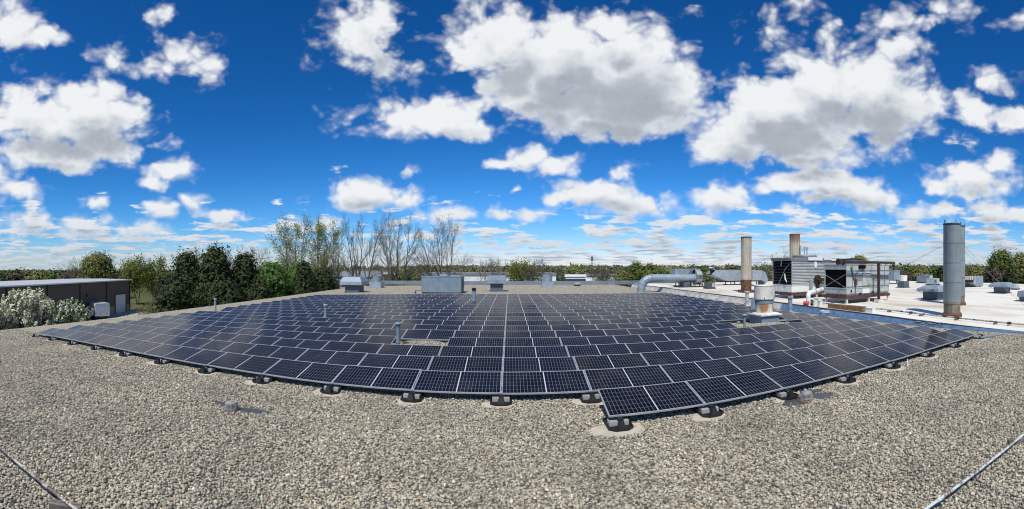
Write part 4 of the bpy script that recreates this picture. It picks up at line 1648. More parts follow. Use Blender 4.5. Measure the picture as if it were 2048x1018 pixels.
# white insulated pipe
def white_pipe():
    x, y = 18.95, 21.3
    z = white_z(y)
    r = empty('insulated_pipe', (x, y, z), 0, 'white insulated pipe bending up from the roof and running to the cooling tower', 'pipe')
    b = MB()
    zt = CAM_Z - 50 * 29 / FPX - z
    pts = [(0, 0, -.1), (0, 0, zt - .3), (.03, .02, zt - .12), (.12, .05, zt - .03), (.28, .12, zt), (2.9, 1.5, zt + .12)]
    b.tube(pts, .16, 18)
    b.build('pipe', 'white_metal', r)
    c = MB()
    c.cyl((1.0, .45, zt + .04), (1.06, .48, zt + .043), .168, n=18)
    c.cyl((2.0, 1.0, zt + .085), (2.06, 1.03, zt + .088), .168, n=18)
    c.build('band', 'pale_metal', r, each=True)


white_pipe()


# ------------------------------------------------------------------ blower with its round duct
def blower():
    Y = 47.0
    X = 15.6
    z = roof_z(X, Y)
    r = empty('exhaust_blower', (X, Y, z), 0, 'blue grey exhaust blower with a long round elbow duct behind the array', 'exhaust blower')
    rad = .50
    H = 1.72
    e = MB()
    pts = [(0, 0, -.02), (0, 0, .45)]
    n = 4
    Rb = 1.25
    for i in range(1, n + 1):
        a = PI / 2 * i / n
        pts.append((Rb * (1 - math.cos(a)), 0, .45 + Rb * math.sin(a)))
    e.tube(pts, rad, 28, smooth=True)
    H = .45 + Rb
    e.build('elbow', 'duct_blue', r)
    s = MB()                                 # seams of the mitred elbow
    for i, p in enumerate(pts[1:]):
        a = PI / 2 * i / n
        d = Vector((math.sin(a), 0, math.cos(a)))
        s.cyl(tuple(Vector(p) - d * .02), tuple(Vector(p) + d * .02), rad + .018, n=28)
    s.build('elbow_seam', 'duct_seam', r, each=True)
    Lx = 7.1
    d = MB()
    prof = []
    x0, x1 = Rb, 5.2
    k = 26
    for i in range(k):
        xa = x0 + (x1 - x0) * i / k
        xb = x0 + (x1 - x0) * (i + 1) / k
        prof += [(rad, xa), (rad + .012, xa + (xb - xa) * .25), (rad, xa + (xb - xa) * .5)]
    M = Matrix.Translation((0, 0, H)) @ Matrix.Rotation(R(90), 4, 'Y')
    d.lathe(prof, 26, 0, True, caps=(False, False), M=M)
    d.lathe([(rad, x1 - .1), (rad, Lx)], 26, 0, True, caps=(False, True), M=M)
    d.build('round_duct', 'duct_blue', r)
    f = MB()
    for xx in (x0 + .04, 5.25, Lx - .12):
        f.lathe([(rad + .05, xx - .03), (rad + .06, xx), (rad + .05, xx + .03)], 26, 0, True, M=M)
    f.build('flange', 'duct_flange', r, each=True)
    # scroll housing, its axis along the duct
    h = MB()
    ring = []
    cz = H + .12
    for j in range(40):
        a = 2 * PI * j / 40
        q = .86 + .14 * (a / (2 * PI))
        ring.append((q * math.cos(a) * .95, q * math.sin(a)))
    xa, xb = Lx, Lx + .72
    h.loft([[(xa, p[0], cz + p[1]) for p in ring], [(xb, p[0], cz + p[1]) for p in ring]], 0, True)
    h.box(xa, xb, -.2, 1.5, cz + .15, cz + .98)
    h.build('scroll_housing', 'galvanised', r)
    h = MB()
    for i in range(4):
        h.box(xa + .02 + i * .18, xa + .10 + i * .18, -1.0, -.86, cz - .22, cz + .25)
    h.build('housing_louvre', 'vent_dark', r)
    h = MB()
    h.cyl((xb, 0, cz), (xb + .12, 0, cz), .3, n=18)
    h.cyl((xb + .1, 0, cz - .45), (xb + .75, 0, cz - .45), .22, n=16)
    h.build('motor', 'rust', r)
    k = MB()
    zb = white_z(Y) - z
    k.box(2.9 + 2.3, Lx + 1.5, -.75, -.63, .34 + zb - .5, .44 + zb - .5)
    for xx in (5.25, 6.3, Lx + .4, Lx + 1.45):
        k.box(xx - .05, xx + .05, -.74, -.64, zb - .05, H - rad if xx < 7 else .95)
        k.box(xx - .05, xx + .05, .64, .74, zb - .05, H - rad if xx < 7 else .95)
    k.box(Lx - .5, Lx + 1.5, -.76, -.62, .86, .96)
    k.box(Lx - .5, Lx + 1.5, .62, .76, .86, .96)
    k.box(4.6, Lx + 1.8, -.9, .9, zb, zb + .10)
    k.build('skid_frame', 'dark_metal', r)
    w = MB()                                 # dark plenum under the duct
    w.box(5.35, 6.25, -.5, .5, zb + .1, H - rad - .02)
    w.build('plenum', 'vent_dark', r)


plain('duct_seam', (.22, .25, .27), .5, .3, .2, 2.0)
plain('duct_flange', (.42, .34, .27), .6, .3, .3, 2.0)
blower()


def rect_duct(px, d, w, h, dep, label, zoff=.6, hood=True, mats=('galvanised', 'galvanised'), seams=6, legs=3, hood_len=1.6):
    x, y, z = wz_at(px, d)
    r = empty('rectangular_duct', (x, y, z), 0, label, 'duct', 'square sheet metal ducts on the white roof')
    b = MB()
    b.box(0, w, 0, dep, zoff, zoff + h)
    for i in range(seams + 1):
        xx = w * i / seams
        b.box(xx - .025, xx + .025, -.03, 0, zoff - .02, zoff + h + .03)
    b.build('casing', mats[0], r)
    if hood:
        k = MB()                             # slanted intake hood at the left end
        k.loft([[(0, 0, zoff), (0, dep, zoff), (0, dep, zoff + h), (0, 0, zoff + h)],
                [(-hood_len, -.05, zoff + h * .62), (-hood_len, dep + .05, zoff + h * .62), (-hood_len * .72, dep + .05, zoff + h * 1.0), (-hood_len * .72, -.05, zoff + h * 1.0)]], 0, False, (False, False))
        k.build('intake_hood', mats[1], r)
        k = MB()
        k.add([(-hood_len + .03, -.02, zoff + h * .61), (0, 0, zoff + .02), (0, dep, zoff + .02), (-hood_len + .03, dep, zoff + h * .61)], [(0, 1, 2, 3)])
        k.build('intake_grille', 'black_void', r)
    for i in range(legs):
        xx = w * (i + .5) / legs
        g = MB()
        g.box(xx - .05, xx + .05, .05, .15, 0, zoff)
        g.box(xx - .05, xx + .05, dep - .15, dep - .05, 0, zoff)
        g.box(xx - .3, xx + .3, -.1, dep + .1, -.02, .1)
        g.build('leg', 'dark_metal', r)
    return r


rect_duct(1350, 53, 3.0, 1.75, 1.6, 'tall sheet metal duct section standing behind the round duct', .55, False, seams=4, legs=2)
rect_duct(1453, 57, 4.6, 1.5, 1.7, 'long sheet metal duct with a slanted intake hood left of the rusty stack', .62, True, seams=5, legs=3, hood_len=2.4)
r = rect_duct(1505, 55, 1.5, 1.35, 1.6, 'short elbow sheet metal duct right of the rusty stack', .75, False, seams=2, legs=1)
k = MB()
k.loft([[(1.5, 0, .75), (1.5, 1.6, .75), (1.5, 1.6, 2.1), (1.5, 0, 2.1)], [(2.0, 0, .5), (2.0, 1.6, .5), (2.1, 1.6, 1.85), (2.1, 0, 1.85)], [(2.0, 0, 0), (2.0, 1.6, 0), (2.6, 1.6, .8), (2.6, 0, .8)]], 0, False)
k.build('elbow', 'duct_blue', r)
rect_duct(1788, 62, 1.5, 1.45, 1.6, 'blue sheet metal duct with hood just right of the square cooling tower', .6, False, ('duct_blue', 'duct_blue'), seams=2, legs=1)
r = rect_duct(1953, 54.5, 2.1, 1.38, 2.0, 'air handler cabinet with a rusty striped intake hood near the right trees', .05, False, ('duct_blue', 'rust'), seams=3, legs=1)
k = MB()
k.loft([[(0, 0, .1), (0, 2, .1), (0, 2, 1.43), (0, 0, 1.43)], [(-1.0, 0, .62), (-1.0, 2, .62), (-.6, 2, 1.43), (-.6, 0, 1.43)]], 0, False, (False, False))
k.build('intake_hood', 'galvanised', r)
k = MB()
for i in range(5):
    k.add([(-1.0 - .34 * 1, .0 + i * .4, .95), (-1.0 - .34, .2 + i * .4, .95), (-.6 - .1, .2 + i * .4, 1.45), (-.7, .0 + i * .4, 1.45)], [(0, 1, 2, 3)])
k.box(-2.3, -.7, 0, 2.0, 1.02, 1.43)
k.build('rusty_panel', 'rust', r)



def rust_stripe():
    m, k, b = new_mat('rust_stripe')
    geo = k.n('ShaderNodeNewGeometry').outputs['Position']
    s = k.sep(geo)
    f = k.m('FRACT', k.m('MULTIPLY', s[0], 1.8))
    n = k.noise(geo, 3, 4)
    f = k.m('ADD', f, k.m('MULTIPLY_ADD', n, .5, -.25))
    k.put(b.inputs['Base Color'], k.mix(k.mapr(f, .45, .55), (.23, .10, .06), (.55, .52, .50)))
    b.inputs['Roughness'].default_value = .7


rust_stripe()

for o in list(bpy.data.objects):
    if o.name.startswith('rusty_panel'):
        o.data.materials[0] = MATS['rust_stripe']

# ------------------------------------------------------------------ smaller things on the white roof
hooded_vent('hooded_vent', wz_at(1869, 34.5), 1.42, 2.3, .82, .34, 'dark grey hooded vent just left of the wide steel chimneys', mats=('vent_grey', 'vent_dark', 'duct_blue'), top=.62)
hooded_vent('hooded_vent', wz_at(2004, 43.5), 1.35, 2.35, .80, .34, 'dark grey hooded vent right of the rusty striped cabinet', mats=('vent_grey', 'vent_dark', 'duct_blue'), top=.62)
hooded_vent('hooded_vent', wz_at(2052, 35.0), .9, 1.3, .55, .35, 'dark grey hooded vent cut off at the right edge of the picture', mats=('vent_grey', 'vent_dark', 'vent_grey'), top=.9)
drum_vent('drum_vent', wz_at(1806.5, 51), 1.05, .98, .82, .72, 'white drum vent on a dark base right of the square cooling tower', mats=('vent_dark', 'white_metal'))

# small packaged units behind the wide chimneys
def small_unit(px, d, w, h, dep, label, mats=('vent_grey', 'vent_dark')):
    x, y, z = wz_at(px, d)
    r = empty('rooftop_unit', (x, y, z), 0, label, 'rooftop unit', 'small rooftop units')
    b = MB()
    b.box(-w / 2 - .1, w / 2 + .1, -.1, dep + .1, 0, .15)
    b.build('rail', 'dark_metal', r)
    b = MB()
    b.box(-w / 2, w / 2, 0, dep, .15, h)
    b.box(-w / 2 - .02, w / 2 + .02, -.02, dep + .02, h - .04, h + .02)
    b.build('housing', mats[0], r)
    b = MB()
    for i in range(7):
        b.box(-w / 2 + .08 + i * (w * .5) / 7, -w / 2 + .08 + (i + .55) * (w * .5) / 7, -.02, 0, .25, h - .12)
    b.build('grille', mats[1], r)
    b = MB()
    b.box(w * .12, w / 2 - .06, -.018, 0, .22, h - .12)
    b.build('access_panel', 'pale_metal', r)


small_unit(1422.5, 47.5, .92, .78, .9, 'small square condenser unit between the blower and the rusty stack', ('vent_dark', 'rust'))
small_unit(1858, 66, 2.3, 1.3, 1.6, 'grey rooftop unit left of the chimneys, rear one of two', ('vent_grey', 'vent_dark'))
small_unit(1873, 58, 1.6, .95, 1.2, 'pale rooftop unit left of the chimneys, front one of two', ('pale_metal', 'vent_dark'))
small_unit(2036, 50, .9, .62, .8, 'low cream rooftop unit between two hooded vents at the right edge', ('dirty_white', 'pale_metal'))

# odds and ends near the towers
def thing_box(name, loc, s, mat, label, cat, rz=0.0, lidmat=None, bevel=.008, group=None):
    r = empty(name, loc, rz, label, cat, group)
    b = MB()
    b.cbox((0, 0, 0), s)
    b.build('body', mat, r, bevel=bevel)
    c = MB()
    c.cbox((0, 0, s[2] - .004), (s[0] + .03, s[1] + .03, .045))
    c.build('lid', lidmat or mat, r, bevel=.004)
    return r


x, y, z = wz_at(1612.5, 28.2)
r = empty('cable_reel', (x, y, z), .4, 'bright pink cable reel on the roof in front of the white pipe', 'reel')
b = MB()
M = Matrix.Translation((0, 0, .17)) @ Matrix.Rotation(R(90), 4, 'X')
b.lathe([(.13, -.14), (.13, .14)], 20, 0, True, M=M)
b.build('wound_cable', 'pink', r)
b = MB()
for s in (-.16, .13):
    b.lathe([(.17, s), (.17, s + .03)], 24, 0, False, M=M)
b.build('flange', 'pink', r, each=True)

x, y, z = wz_at(1624, 28.8)
r = empty('black_bag', (x, y, z), .3, 'crumpled black bag beside the pink reel', 'bag')
b = MB()
rg = random.Random(3)
rings = []
for i, (q, zz) in enumerate(((.24, 0), (.30, .10), (.26, .22), (.14, .32), (.04, .36))):
    rings.append([(q * math.cos(2 * PI * j / 14) * rg.uniform(.8, 1.2) * 1.3, q * math.sin(2 * PI * j / 14) * rg.uniform(.8, 1.2), zz + rg.uniform(-.03, .03)) for j in range(14)])
b.loft(rings, 0, True)
b.build('sack', 'black_plastic', r)

x, y, z = wz_at(1634, 28.0)


def bucket(loc, label, h=.42, q=.16):
    r = empty('white_bucket', loc, 0, label, 'bucket', 'white buckets by the cooling tower legs')
    b = MB()
    b.lathe([(q * .82, 0), (q * .97, h * .9), (q * 1.06, h * .9), (q * 1.06, h), (q * .95, h), (q * .8, .03)], 22, 0, True, caps=(True, True))
    b.build('body', 'white_metal', r)
    c = MB()
    pts = [(q * 1.05 * math.cos(a), -q * .5 * math.sin(a) - .02, h * .9 - .1 * math.sin(a)) for a in np.linspace(0, PI, 11)]
    c.tube(pts, .006, 5)
    c.build('handle', 'wire', r)


bucket(wz_at(1630, 28.0), 'white bucket, left one of two before the cooling tower')
bucket(wz_at(1641, 27.6), 'white bucket, right one of two before the cooling tower')
thing_box('brown_carton', wz_at(1635.5, 28.6), (.42, .4, .46), 'dirty_white', 'pale open carton between the two white buckets', 'carton', .2)

b = MB()
r = empty('timber_stack', (18.98, 17.75, white_z(17.75)), 0, 'long low stack of brown corrugated boards along the roof edge', 'boards')
n = 44
for i in range(n):
    yy = -1.5 + 3.0 * i / n
    b.box(-.14 - (.012 if i % 2 else 0), .22, yy, yy + 3.0 / n, .02, .30)
b.build('board', 'wood', r)
b = MB()
b.box(-.12, .2, -1.45, 1.45, .0, .02)
b.build('bearer', 'old_wood', r)

thing_box('white_carton', (19.0, 15.75, white_z(15.75)), (.36, .5, .26), 'white_metal', 'small white box at the end of the brown boards', 'box', .1)

x, y = 18.42, 16.2
b = MB()
for k in range(4):
    pts = []
    for i in range(24):
        a = 2 * PI * i / 23
        pts.append((.34 * math.cos(a) * (1 + .15 * math.sin(3 * a + k)), .30 * math.sin(a) + .05 * k, .04 + .02 * k + .06 * max(0, math.sin(a + k))))
    b.tube(pts, .013, 6)
o = b.build('cable_coil', 'white_metal', None, (18.35, 18.9, roof_z(18.2, 18.9) + .18))
tag(o, 'loose coil of pale cable on the metal flashing near the brown boards', 'cable')

b = MB()
pts = [(18.3 + .05 * math.sin(t * 9), 10.4 + t * 1.9 + .1 * math.sin(t * 17), roof_z(18.2, 11) + .16 + .05 * math.sin(t * 13) + .05 * t) for t in np.linspace(0, 1, 30)]
o = b.tube(pts, .012, 6).build('loose_cable', 'black_plastic', None)
tag(o, 'thin black loose cable on the metal flashing beside the last panels', 'cable')
b = MB()
pts = [(18.36 + .04 * math.sin(t * 11), 10.6 + t * 1.4, roof_z(18.2, 11) + .2 + .04 * math.sin(t * 15)) for t in np.linspace(0, 1, 24)]
b.tube(pts, .014, 6)
o = b.build('loose_cable', 'pale_metal', None)
tag(o, 'loose grey cable on the metal flashing beside the last panels', 'cable')


# pipe run along the white roof edge
def pipe_run():
    r = empty('pipe_run', (0, 0, 0), 0, 'long dirty pipe run lying on the white roof parallel to its edge', 'pipe')
    b = MB()
    ys = np.linspace(-2, 22, 40)
    b.tube([(20.0, y, white_z(y) + .13) for y in ys], .045, 10)
    b.build('pipe', 'run_pipe', r)
    for i, y in enumerate(np.arange(-1, 22, 2.3)):
        s = MB()
        s.box(19.84, 20.16, y - .06, y + .06, white_z(y) - .02, white_z(y) + .09)
        s.build('support_block', 'old_wood', r)
    c = MB()
    for y in (7.4, 13.5, 17.2):
        c.cyl((20.0, y - .1, white_z(y) + .13), (20.0, y + .1, white_z(y) + .13), .075, n=10)
        c.cyl((19.8, y, white_z(y) + .1), (20.0, y, white_z(y) + .13), .04, n=8)
    c.build('coupling', 'dark_metal', r, each=True)


def run_mat():
    m, k, b = new_mat('run_pipe')
    geo = k.n('ShaderNodeNewGeometry').outputs['Position']
    n = k.noise(geo, 3.0, 5, .65)
    k.put(b.inputs['Base Color'], k.mix(k.mapr(n, .42, .52), (.035, .032, .03), (.42, .40, .35)))
    b.inputs['Roughness'].default_value = .7


run_mat()
pipe_run()

# short conduit stub at the end of the front row
b = MB()
b.cyl((16.0, 7.25, roof_z(16, 7.2) + .07), (17.6, 6.75, roof_z(17.6, 6.8) + .05), .05, n=10)
o = b.build('conduit', 'painted_grey')
tag(o, 'short blue grey conduit lying past the right end of the front row', 'conduit')

# ------------------------------------------------------------------ trees
leaf_mat('leaf_pine', [(0.010, 0.019, 0.007), (0.024, 0.040, 0.012), (0.050, 0.066, 0.020), (0.088, 0.100, 0.034)], .12, .7)
leaf_mat('leaf_maple', [(0.045, 0.095, 0.020), (0.080, 0.155, 0.032), (0.130, 0.220, 0.045), (0.175, 0.26, 0.065)], .35)
leaf_mat('leaf_spring', [(0.17, 0.21, 0.06), (0.25, 0.29, 0.085), (0.33, 0.35, 0.12), (0.42, 0.41, 0.17)], .4)
leaf_mat('leaf_willow', [(0.128, 0.165, 0.033), (0.195, 0.232, 0.045), (0.255, 0.285, 0.063), (0.300, 0.315, 0.090)], .35)
leaf_mat('leaf_pale', [(0.220, 0.210, 0.150), (0.300, 0.280, 0.200), (0.360, 0.340, 0.240), (0.420, 0.360, 0.270)], .3)
leaf_mat('leaf_olive', [(0.085, 0.10, 0.028), (0.150, 0.165, 0.044), (0.205, 0.215, 0.060), (0.25, 0.235, 0.080)], .2)
leaf_mat('leaf_brown', [(0.050, 0.040, 0.026), (0.085, 0.066, 0.042), (0.115, 0.088, 0.055), (0.110, 0.105, 0.045)], .2)
leaf_mat('leaf_green', [(0.040, 0.066, 0.014), (0.085, 0.125, 0.025), (0.140, 0.178, 0.038), (0.19, 0.225, 0.055)], .25)
leaf_mat('blossom', [(0.72, 0.70, 0.52), (0.84, 0.81, 0.64), (0.88, 0.86, 0.72), (0.74, 0.75, 0.50)], .3)
plain('bark', (.13, .11, .09), .9, 0, .3, 2.0)
plain('bark_pale', (.27, .24, .20), .9, 0, .25, 2.0)
plain('bark_dark', (.045, .036, .028), .9, 0, .3, 2.0)
plain('twig', (.16, .125, .10), .9, 0, .25, 1.0)


def limbs_to_mesh(name, segs, mat, parent):
    """segs: (p0, p1, r0, r1) arrays become thin tapered prisms"""
    A = np.array([list(s[0]) + list(s[1]) + [s[2], s[3]] for s in segs], np.float64)
    V, F = [], []
    base = 0
    for big in (True, False):
        S = A[(A[:, 6] > .05) == big]
        if not len(S):
            continue
        n = 6 if big else 3
        p0, p1 = S[:, :3], S[:, 3:6]
        d = p1 - p0
        d /= np.maximum(1e-6, np.linalg.norm(d, axis=1))[:, None]
        ref = np.where(np.abs(d[:, 2:3]) < .9, np.array([[0, 0, 1.]]), np.array([[1., 0, 0]]))
        x = np.cross(d, ref)
        x /= np.linalg.norm(x, axis=1)[:, None]
        y = np.cross(d, x)
        rows = []
        for p, r in ((p0, S[:, 6]), (p1, S[:, 7])):
            for j in range(n):
                a = 2 * PI * j / n
                rows.append(p + (x * math.cos(a) + y * math.sin(a)) * r[:, None])
        W = np.stack(rows, 1)
        V.append(W.reshape(-1, 3))
        o = base + np.arange(len(S))[:, None, None] * 2 * n
        j = np.arange(n)
        q = np.stack([j, j + n, (j + 1) % n + n, (j + 1) % n], 1)[None]
        F.append((o + q).reshape(-1, 4))
        base += W.shape[0] * 2 * n
    return np_mesh(name, np.concatenate(V), np.concatenate(F), mat, parent, smooth=True)


def leaves_to_mesh(name, C, size, g, mat, parent, aspect=.6, flat=0.0, N=None):
    n = len(C)
    if N is None:
        N = g.normal(0, 1, (n, 3))
    N[:, 2] += flat
    N /= np.linalg.norm(N, axis=1)[:, None]
    t = g.normal(0, 1, (n, 3))
    x = np.cross(N, t)
    x /= np.linalg.norm(x, axis=1)[:, None]
    y = np.cross(N, x)
    s = (size * g.uniform(.6, 1.35, n))[:, None] if np.isscalar(size) else size[:, None]
    V = np.stack([C - x * s, C + y * s * aspect, C + x * s, C - y * s * aspect], 1).reshape(-1, 3)
    F = np.arange(4 * n).reshape(n, 4)
    return np_mesh(name, V, F, mat, parent)


def grow(p, d, L, r, lev, rg, segs, tips, P):
    """one limb: bends, tapers, carries side limbs"""
    n = P['n'][lev]
    q = Vector(p)
    d = Vector(d).normalized()
    last = lev == len(P['n']) - 1
    kids = P['kids'][lev]
    for i in range(n):
        j = P['jit'] * (1.0 if lev else .45)
        d = (d + Vector((rg.gauss(0, j), rg.gauss(0, j), rg.gauss(0, j) + P['up']))).normalized()
        e = q + d * (L / n)
        ra, rb = r * (1 - .72 * i / n), r * (1 - .72 * (i + 1) / n)
        segs.append((q.copy(), e.copy(), max(ra, P['rmin']), max(rb, P['rmin'])))
        q = e
        if last:
            tips.append(q.copy())
        elif (i + 1) / n > P['bare'][lev]:
            for _ in range(kids):
                a = rg.uniform(0, 2 * PI)
                sp = R(rg.uniform(*P['ang']))
                ax = d.orthogonal().normalized()
                ax.rotate(Matrix.Rotation(a, 3, d))
                k = d.copy()
                k.rotate(Matrix.Rotation(sp, 3, ax))
                frac = 1 - .55 * (i / n)
                grow(q, k, L * P['len'][lev] * frac * rg.uniform(.7, 1.15), rb * .62, lev + 1, rg, segs, tips, P)
    if not last:
        grow(q, d, L * P['len'][lev] * .6, r * .28, lev + 1, rg, segs, tips, P)


POPLAR = dict(n=[7, 5, 4, 3], kids=[2, 2, 1, 0], len=[.42, .50, .5], ang=(24, 46), jit=.07, up=.045, bare=[.22, .18, .1], rmin=.011)
VASE = dict(n=[6, 5, 4, 3], kids=[2, 2, 2, 0], len=[.50, .55, .55], ang=(20, 46), jit=.09, up=.05, bare=[.3, .2, .1], rmin=.009)
ROUND = dict(n=[4, 4, 4, 3], kids=[3, 2, 2, 0], len=[.75, .58, .5], ang=(30, 62), jit=.12, up=.03, bare=[.3, .2, .1], rmin=.012)


def skeleton_tree(px, d, top_y, spread_px, seed, P, stems, lean, leaf, n_leaf, size, bark, label, group, zbase=None, leaf_spread=.35, rtrunk=None, name='tree', cat='tree', lens=1.0):
    x, y = bear(px, d)
    z = land_z(x, y) if zbase is None else zbase
    H = CAM_Z + (HZ - top_y) * d / FPX - z
    r = empty(name, (x, y, z), 0, label, cat, group)
    rg = random.Random(seed)
    g = np.random.default_rng(seed)
    segs, tips = [], []
    rt = rtrunk or H * .011
    half = spread_px * d / FPX / 2
    for s in range(stems):
        a = 2 * PI * (s + rg.uniform(-.2, .2)) / stems
        off = .0 if stems == 1 else rt * 2.2
        tl = R(rg.uniform(*lean))
        dv = Vector((math.sin(tl) * math.cos(a), math.sin(tl) * math.sin(a), math.cos(tl)))
        grow((off * math.cos(a), off * math.sin(a), -.3), dv, H * rg.uniform(.66, .76) * lens, rt * rg.uniform(.75, 1.0), 0, rg, segs, tips, P)
    # fit to the height and spread seen
    pts = np.array([list(s[1]) for s in segs])
    zmax = pts[:, 2].max()
    rad = np.percentile(np.hypot(pts[:, 0], pts[:, 1])[pts[:, 2] > zmax * .4], 88)
    kz, kr = H / zmax, half / max(rad, .1)
    f = lambda v: Vector((v.x * kr, v.y * kr, v.z * kz))
    segs = [(f(a), f(b), ra, rb) for a, b, ra, rb in segs]
    limbs_to_mesh('trunk', segs, bark, r)
    if n_leaf:
        T = np.array([list(f(t)) for t in tips])
        idx = g.integers(0, len(T), n_leaf)
        C = T[idx] + g.normal(0, leaf_spread, (n_leaf, 3))
        leaves_to_mesh('crown', C, size, g, leaf, r, .6, .7)
    return r


def clump_points(g, n_clump, n_per, shape, rx, ry, z0, z1, sig, hollow=.45):
    """leaf places of a dense crown: clumps over an uneven body"""
    C = []
    while len(C) < n_clump:
        u = g.uniform(0, 1)
        h = z0 + (z1 - z0) * u
        w = shape(u)
        a = g.uniform(0, 2 * PI)
        q = w * (hollow + (1 - hollow) * math.sqrt(g.uniform(0, 1)))
        C.append((rx * q * math.cos(a), ry * q * math.sin(a), h))
    C = np.array(C)
    lump = 1 + .16 * np.sin(C[:, 2] * 1.3 + 3 * np.arctan2(C[:, 1], C[:, 0])) + g.normal(0, .07, len(C))
    C[:, 0] *= lump
    C[:, 1] *= lump
    s = sig * g.uniform(.6, 1.4, len(C))
    P = np.repeat(C, n_per, 0) + g.normal(0, 1, (len(C) * n_per, 3)) * np.repeat(s, n_per)[:, None] * np.array([1, 1, .75])
    N = (P - np.repeat(C, n_per, 0)) / np.repeat(s, n_per)[:, None]
    mid = np.array([0, 0, z0 + (z1 - z0) * .4])
    N = N * .55 + (P - mid) / np.array([rx, ry, (z1 - z0) * .6]) * .9 + g.normal(0, .55, P.shape)
    return P, N


def dense_tree(px, d, top_y, bot_y, w_px, seed, kind, leaf, label, group, n_clump=170, n_per=60, size=.26, name='tree', bark='bark_dark', cat='tree', sig=None, zbase=None):
    x, y = bear(px, d)
    z = land_z(x, y) if zbase is None else zbase
    top = CAM_Z + (HZ - top_y) * d / FPX - z
    bot = max(.2, CAM_Z + (HZ - bot_y) * d / FPX - z)
    rx = w_px * d / FPX / 2
    r = empty(name, (x, y, z), 0, label, cat, group)
    g = np.random.default_rng(seed)
    if kind == 'pine':
        shape = lambda u: (1 - u) ** .72 * (.98 + .1 * math.sin(u * 21)) + .03
    elif kind == 'round':
        shape = lambda u: math.sqrt(max(0, 1 - (2 * u - .85) ** 2 / 1.35)) if u < .99 else .1
    else:
        shape = lambda u: (1 - u ** 2.2) ** .6 + .04
    sg = sig or (rx * .15 + .12)
    C, N = clump_points(g, n_clump, n_per, shape, rx * .92, rx * .86, bot, top - sg * .8, sg)
    leaves_to_mesh('crown', C, size, g, leaf, r, aspect=.55, flat=.35, N=N)
    rg = random.Random(seed)
    segs = []
    p = Vector((0, 0, -.3))
    n = 7
    rt = max(.06, top * .016)
    for i in range(n):
        q = Vector((rg.gauss(0, .05) * top * .1, rg.gauss(0, .05) * top * .1, top * .94 * (i + 1) / n))
        segs.append((p, q, rt * (1 - .85 * i / n), rt * (1 - .85 * (i + 1) / n)))
        if i >= 1 or kind != 'pine':
            for j in range(5):
                a = rg.uniform(0, 2 * PI)
                u = max(0, min(1, (q.z - bot) / max(.1, top - bot)))
                l = rx * shape(u) * .8
                e = q + Vector((math.cos(a) * l, math.sin(a) * l, l * rg.uniform(.1, .6)))
                m = (q + e) / 2 + Vector((0, 0, l * .08))
                segs.append((q, m, rt * .35, rt * .22))
                segs.append((m, e, rt * .22, rt * .06))
        p = q
    limbs_to_mesh('trunk', segs, bark, r)
    return r


# tall trees behind the left half of the array
TG = 'tall spring trees beyond the gravel roof'
skeleton_tree(587, 88, 430, 82, 11, POPLAR, 3, (5, 15), 'leaf_spring', 6500, .14, 'bark', 'tall tree with fresh pale green leaves, leftmost of the tall trees', TG, leaf_spread=.45)
skeleton_tree(640, 86, 428, 62, 12, POPLAR, 3, (3, 9), 'leaf_spring', 5600, .14, 'bark', 'tall narrow tree with pale green leaves, second of the tall trees', TG, leaf_spread=.4)
skeleton_tree(672, 92, 452, 40, 19, POPLAR, 2, (3, 8), 'leaf_spring', 2200, .12, 'bark_pale', 'slim thinly leaved tree between the green tall trees and the bare ones', TG, leaf_spread=.35)
skeleton_tree(722, 90, 424, 92, 13, VASE, 3, (7, 20), 'leaf_pale', 2600, .08, 'bark', 'tall nearly bare tree with reddish buds above the left hooded vent', TG, leaf_spread=.25)
skeleton_tree(792, 84, 422, 100, 14, VASE, 4, (7, 22), 'leaf_spring', 2600, .09, 'bark', 'tall nearly bare tree with some yellow leaf tips, left of the air handler', TG, leaf_spread=.25)
skeleton_tree(886, 84, 424, 122, 15, VASE, 4, (7, 26), 'leaf_pale', 1300, .075, 'bark', 'tall bare spreading tree above the air handler, rightmost of the tall trees', TG, leaf_spread=.25)
skeleton_tree(507, 95, 486, 84, 16, ROUND, 2, (4, 12), 'leaf_pale', 900, .14, 'bark', 'small bare tree showing above the round green trees', TG, leaf_spread=.3)
skeleton_tree(452, 98, 492, 40, 17, ROUND, 2, (4, 12), 'leaf_spring', 500, .14, 'bark', 'bare tree top just behind the middle dark pine', TG, leaf_spread=.3)
skeleton_tree(392, 92, 492, 60, 18, ROUND, 2, (4, 12), 'leaf_spring', 1500, .15, 'bark', 'pale green tree top showing behind the first dark pine', TG, leaf_spread=.35)

# evergreens and green trees close to the left roof edge
EG = 'dark evergreens along the left roof edge'
dense_tree(372, 60, 508, 640, 92, 21, 'pine', 'leaf_pine', 'dark spreading pine, leftmost of the evergreens', EG, 260, 60, .24)
dense_tree(429, 58, 495, 640, 96, 22, 'pine', 'leaf_pine', 'tallest dark pine with a pointed top, in the middle of the evergreens', EG, 280, 60, .24)
dense_tree(489, 59, 511, 640, 84, 23, 'pine', 'leaf_pine', 'dark pine right of the tallest evergreen', EG, 240, 60, .24)
dense_tree(345, 57, 572, 640, 62, 24, 'round', 'leaf_pine', 'low dark shrub at the foot of the leftmost pine', EG, 110, 55, .22)
dense_tree(452, 54, 562, 640, 70, 25, 'round', 'leaf_pine', 'low dark evergreen shrub before the tallest pine', EG, 120, 55, .22)
dense_tree(518, 55, 560, 632, 52, 33, 'round', 'leaf_pine', 'low dark evergreen shrub between the pines and the bright green trees', EG, 100, 55, .22)
GG = 'round leafy trees by the roof edge'
dense_tree(545, 64, 526, 625, 68, 26, 'round', 'leaf_maple', 'bright green round leafy tree beside the pines', GG, 200, 55, .22)
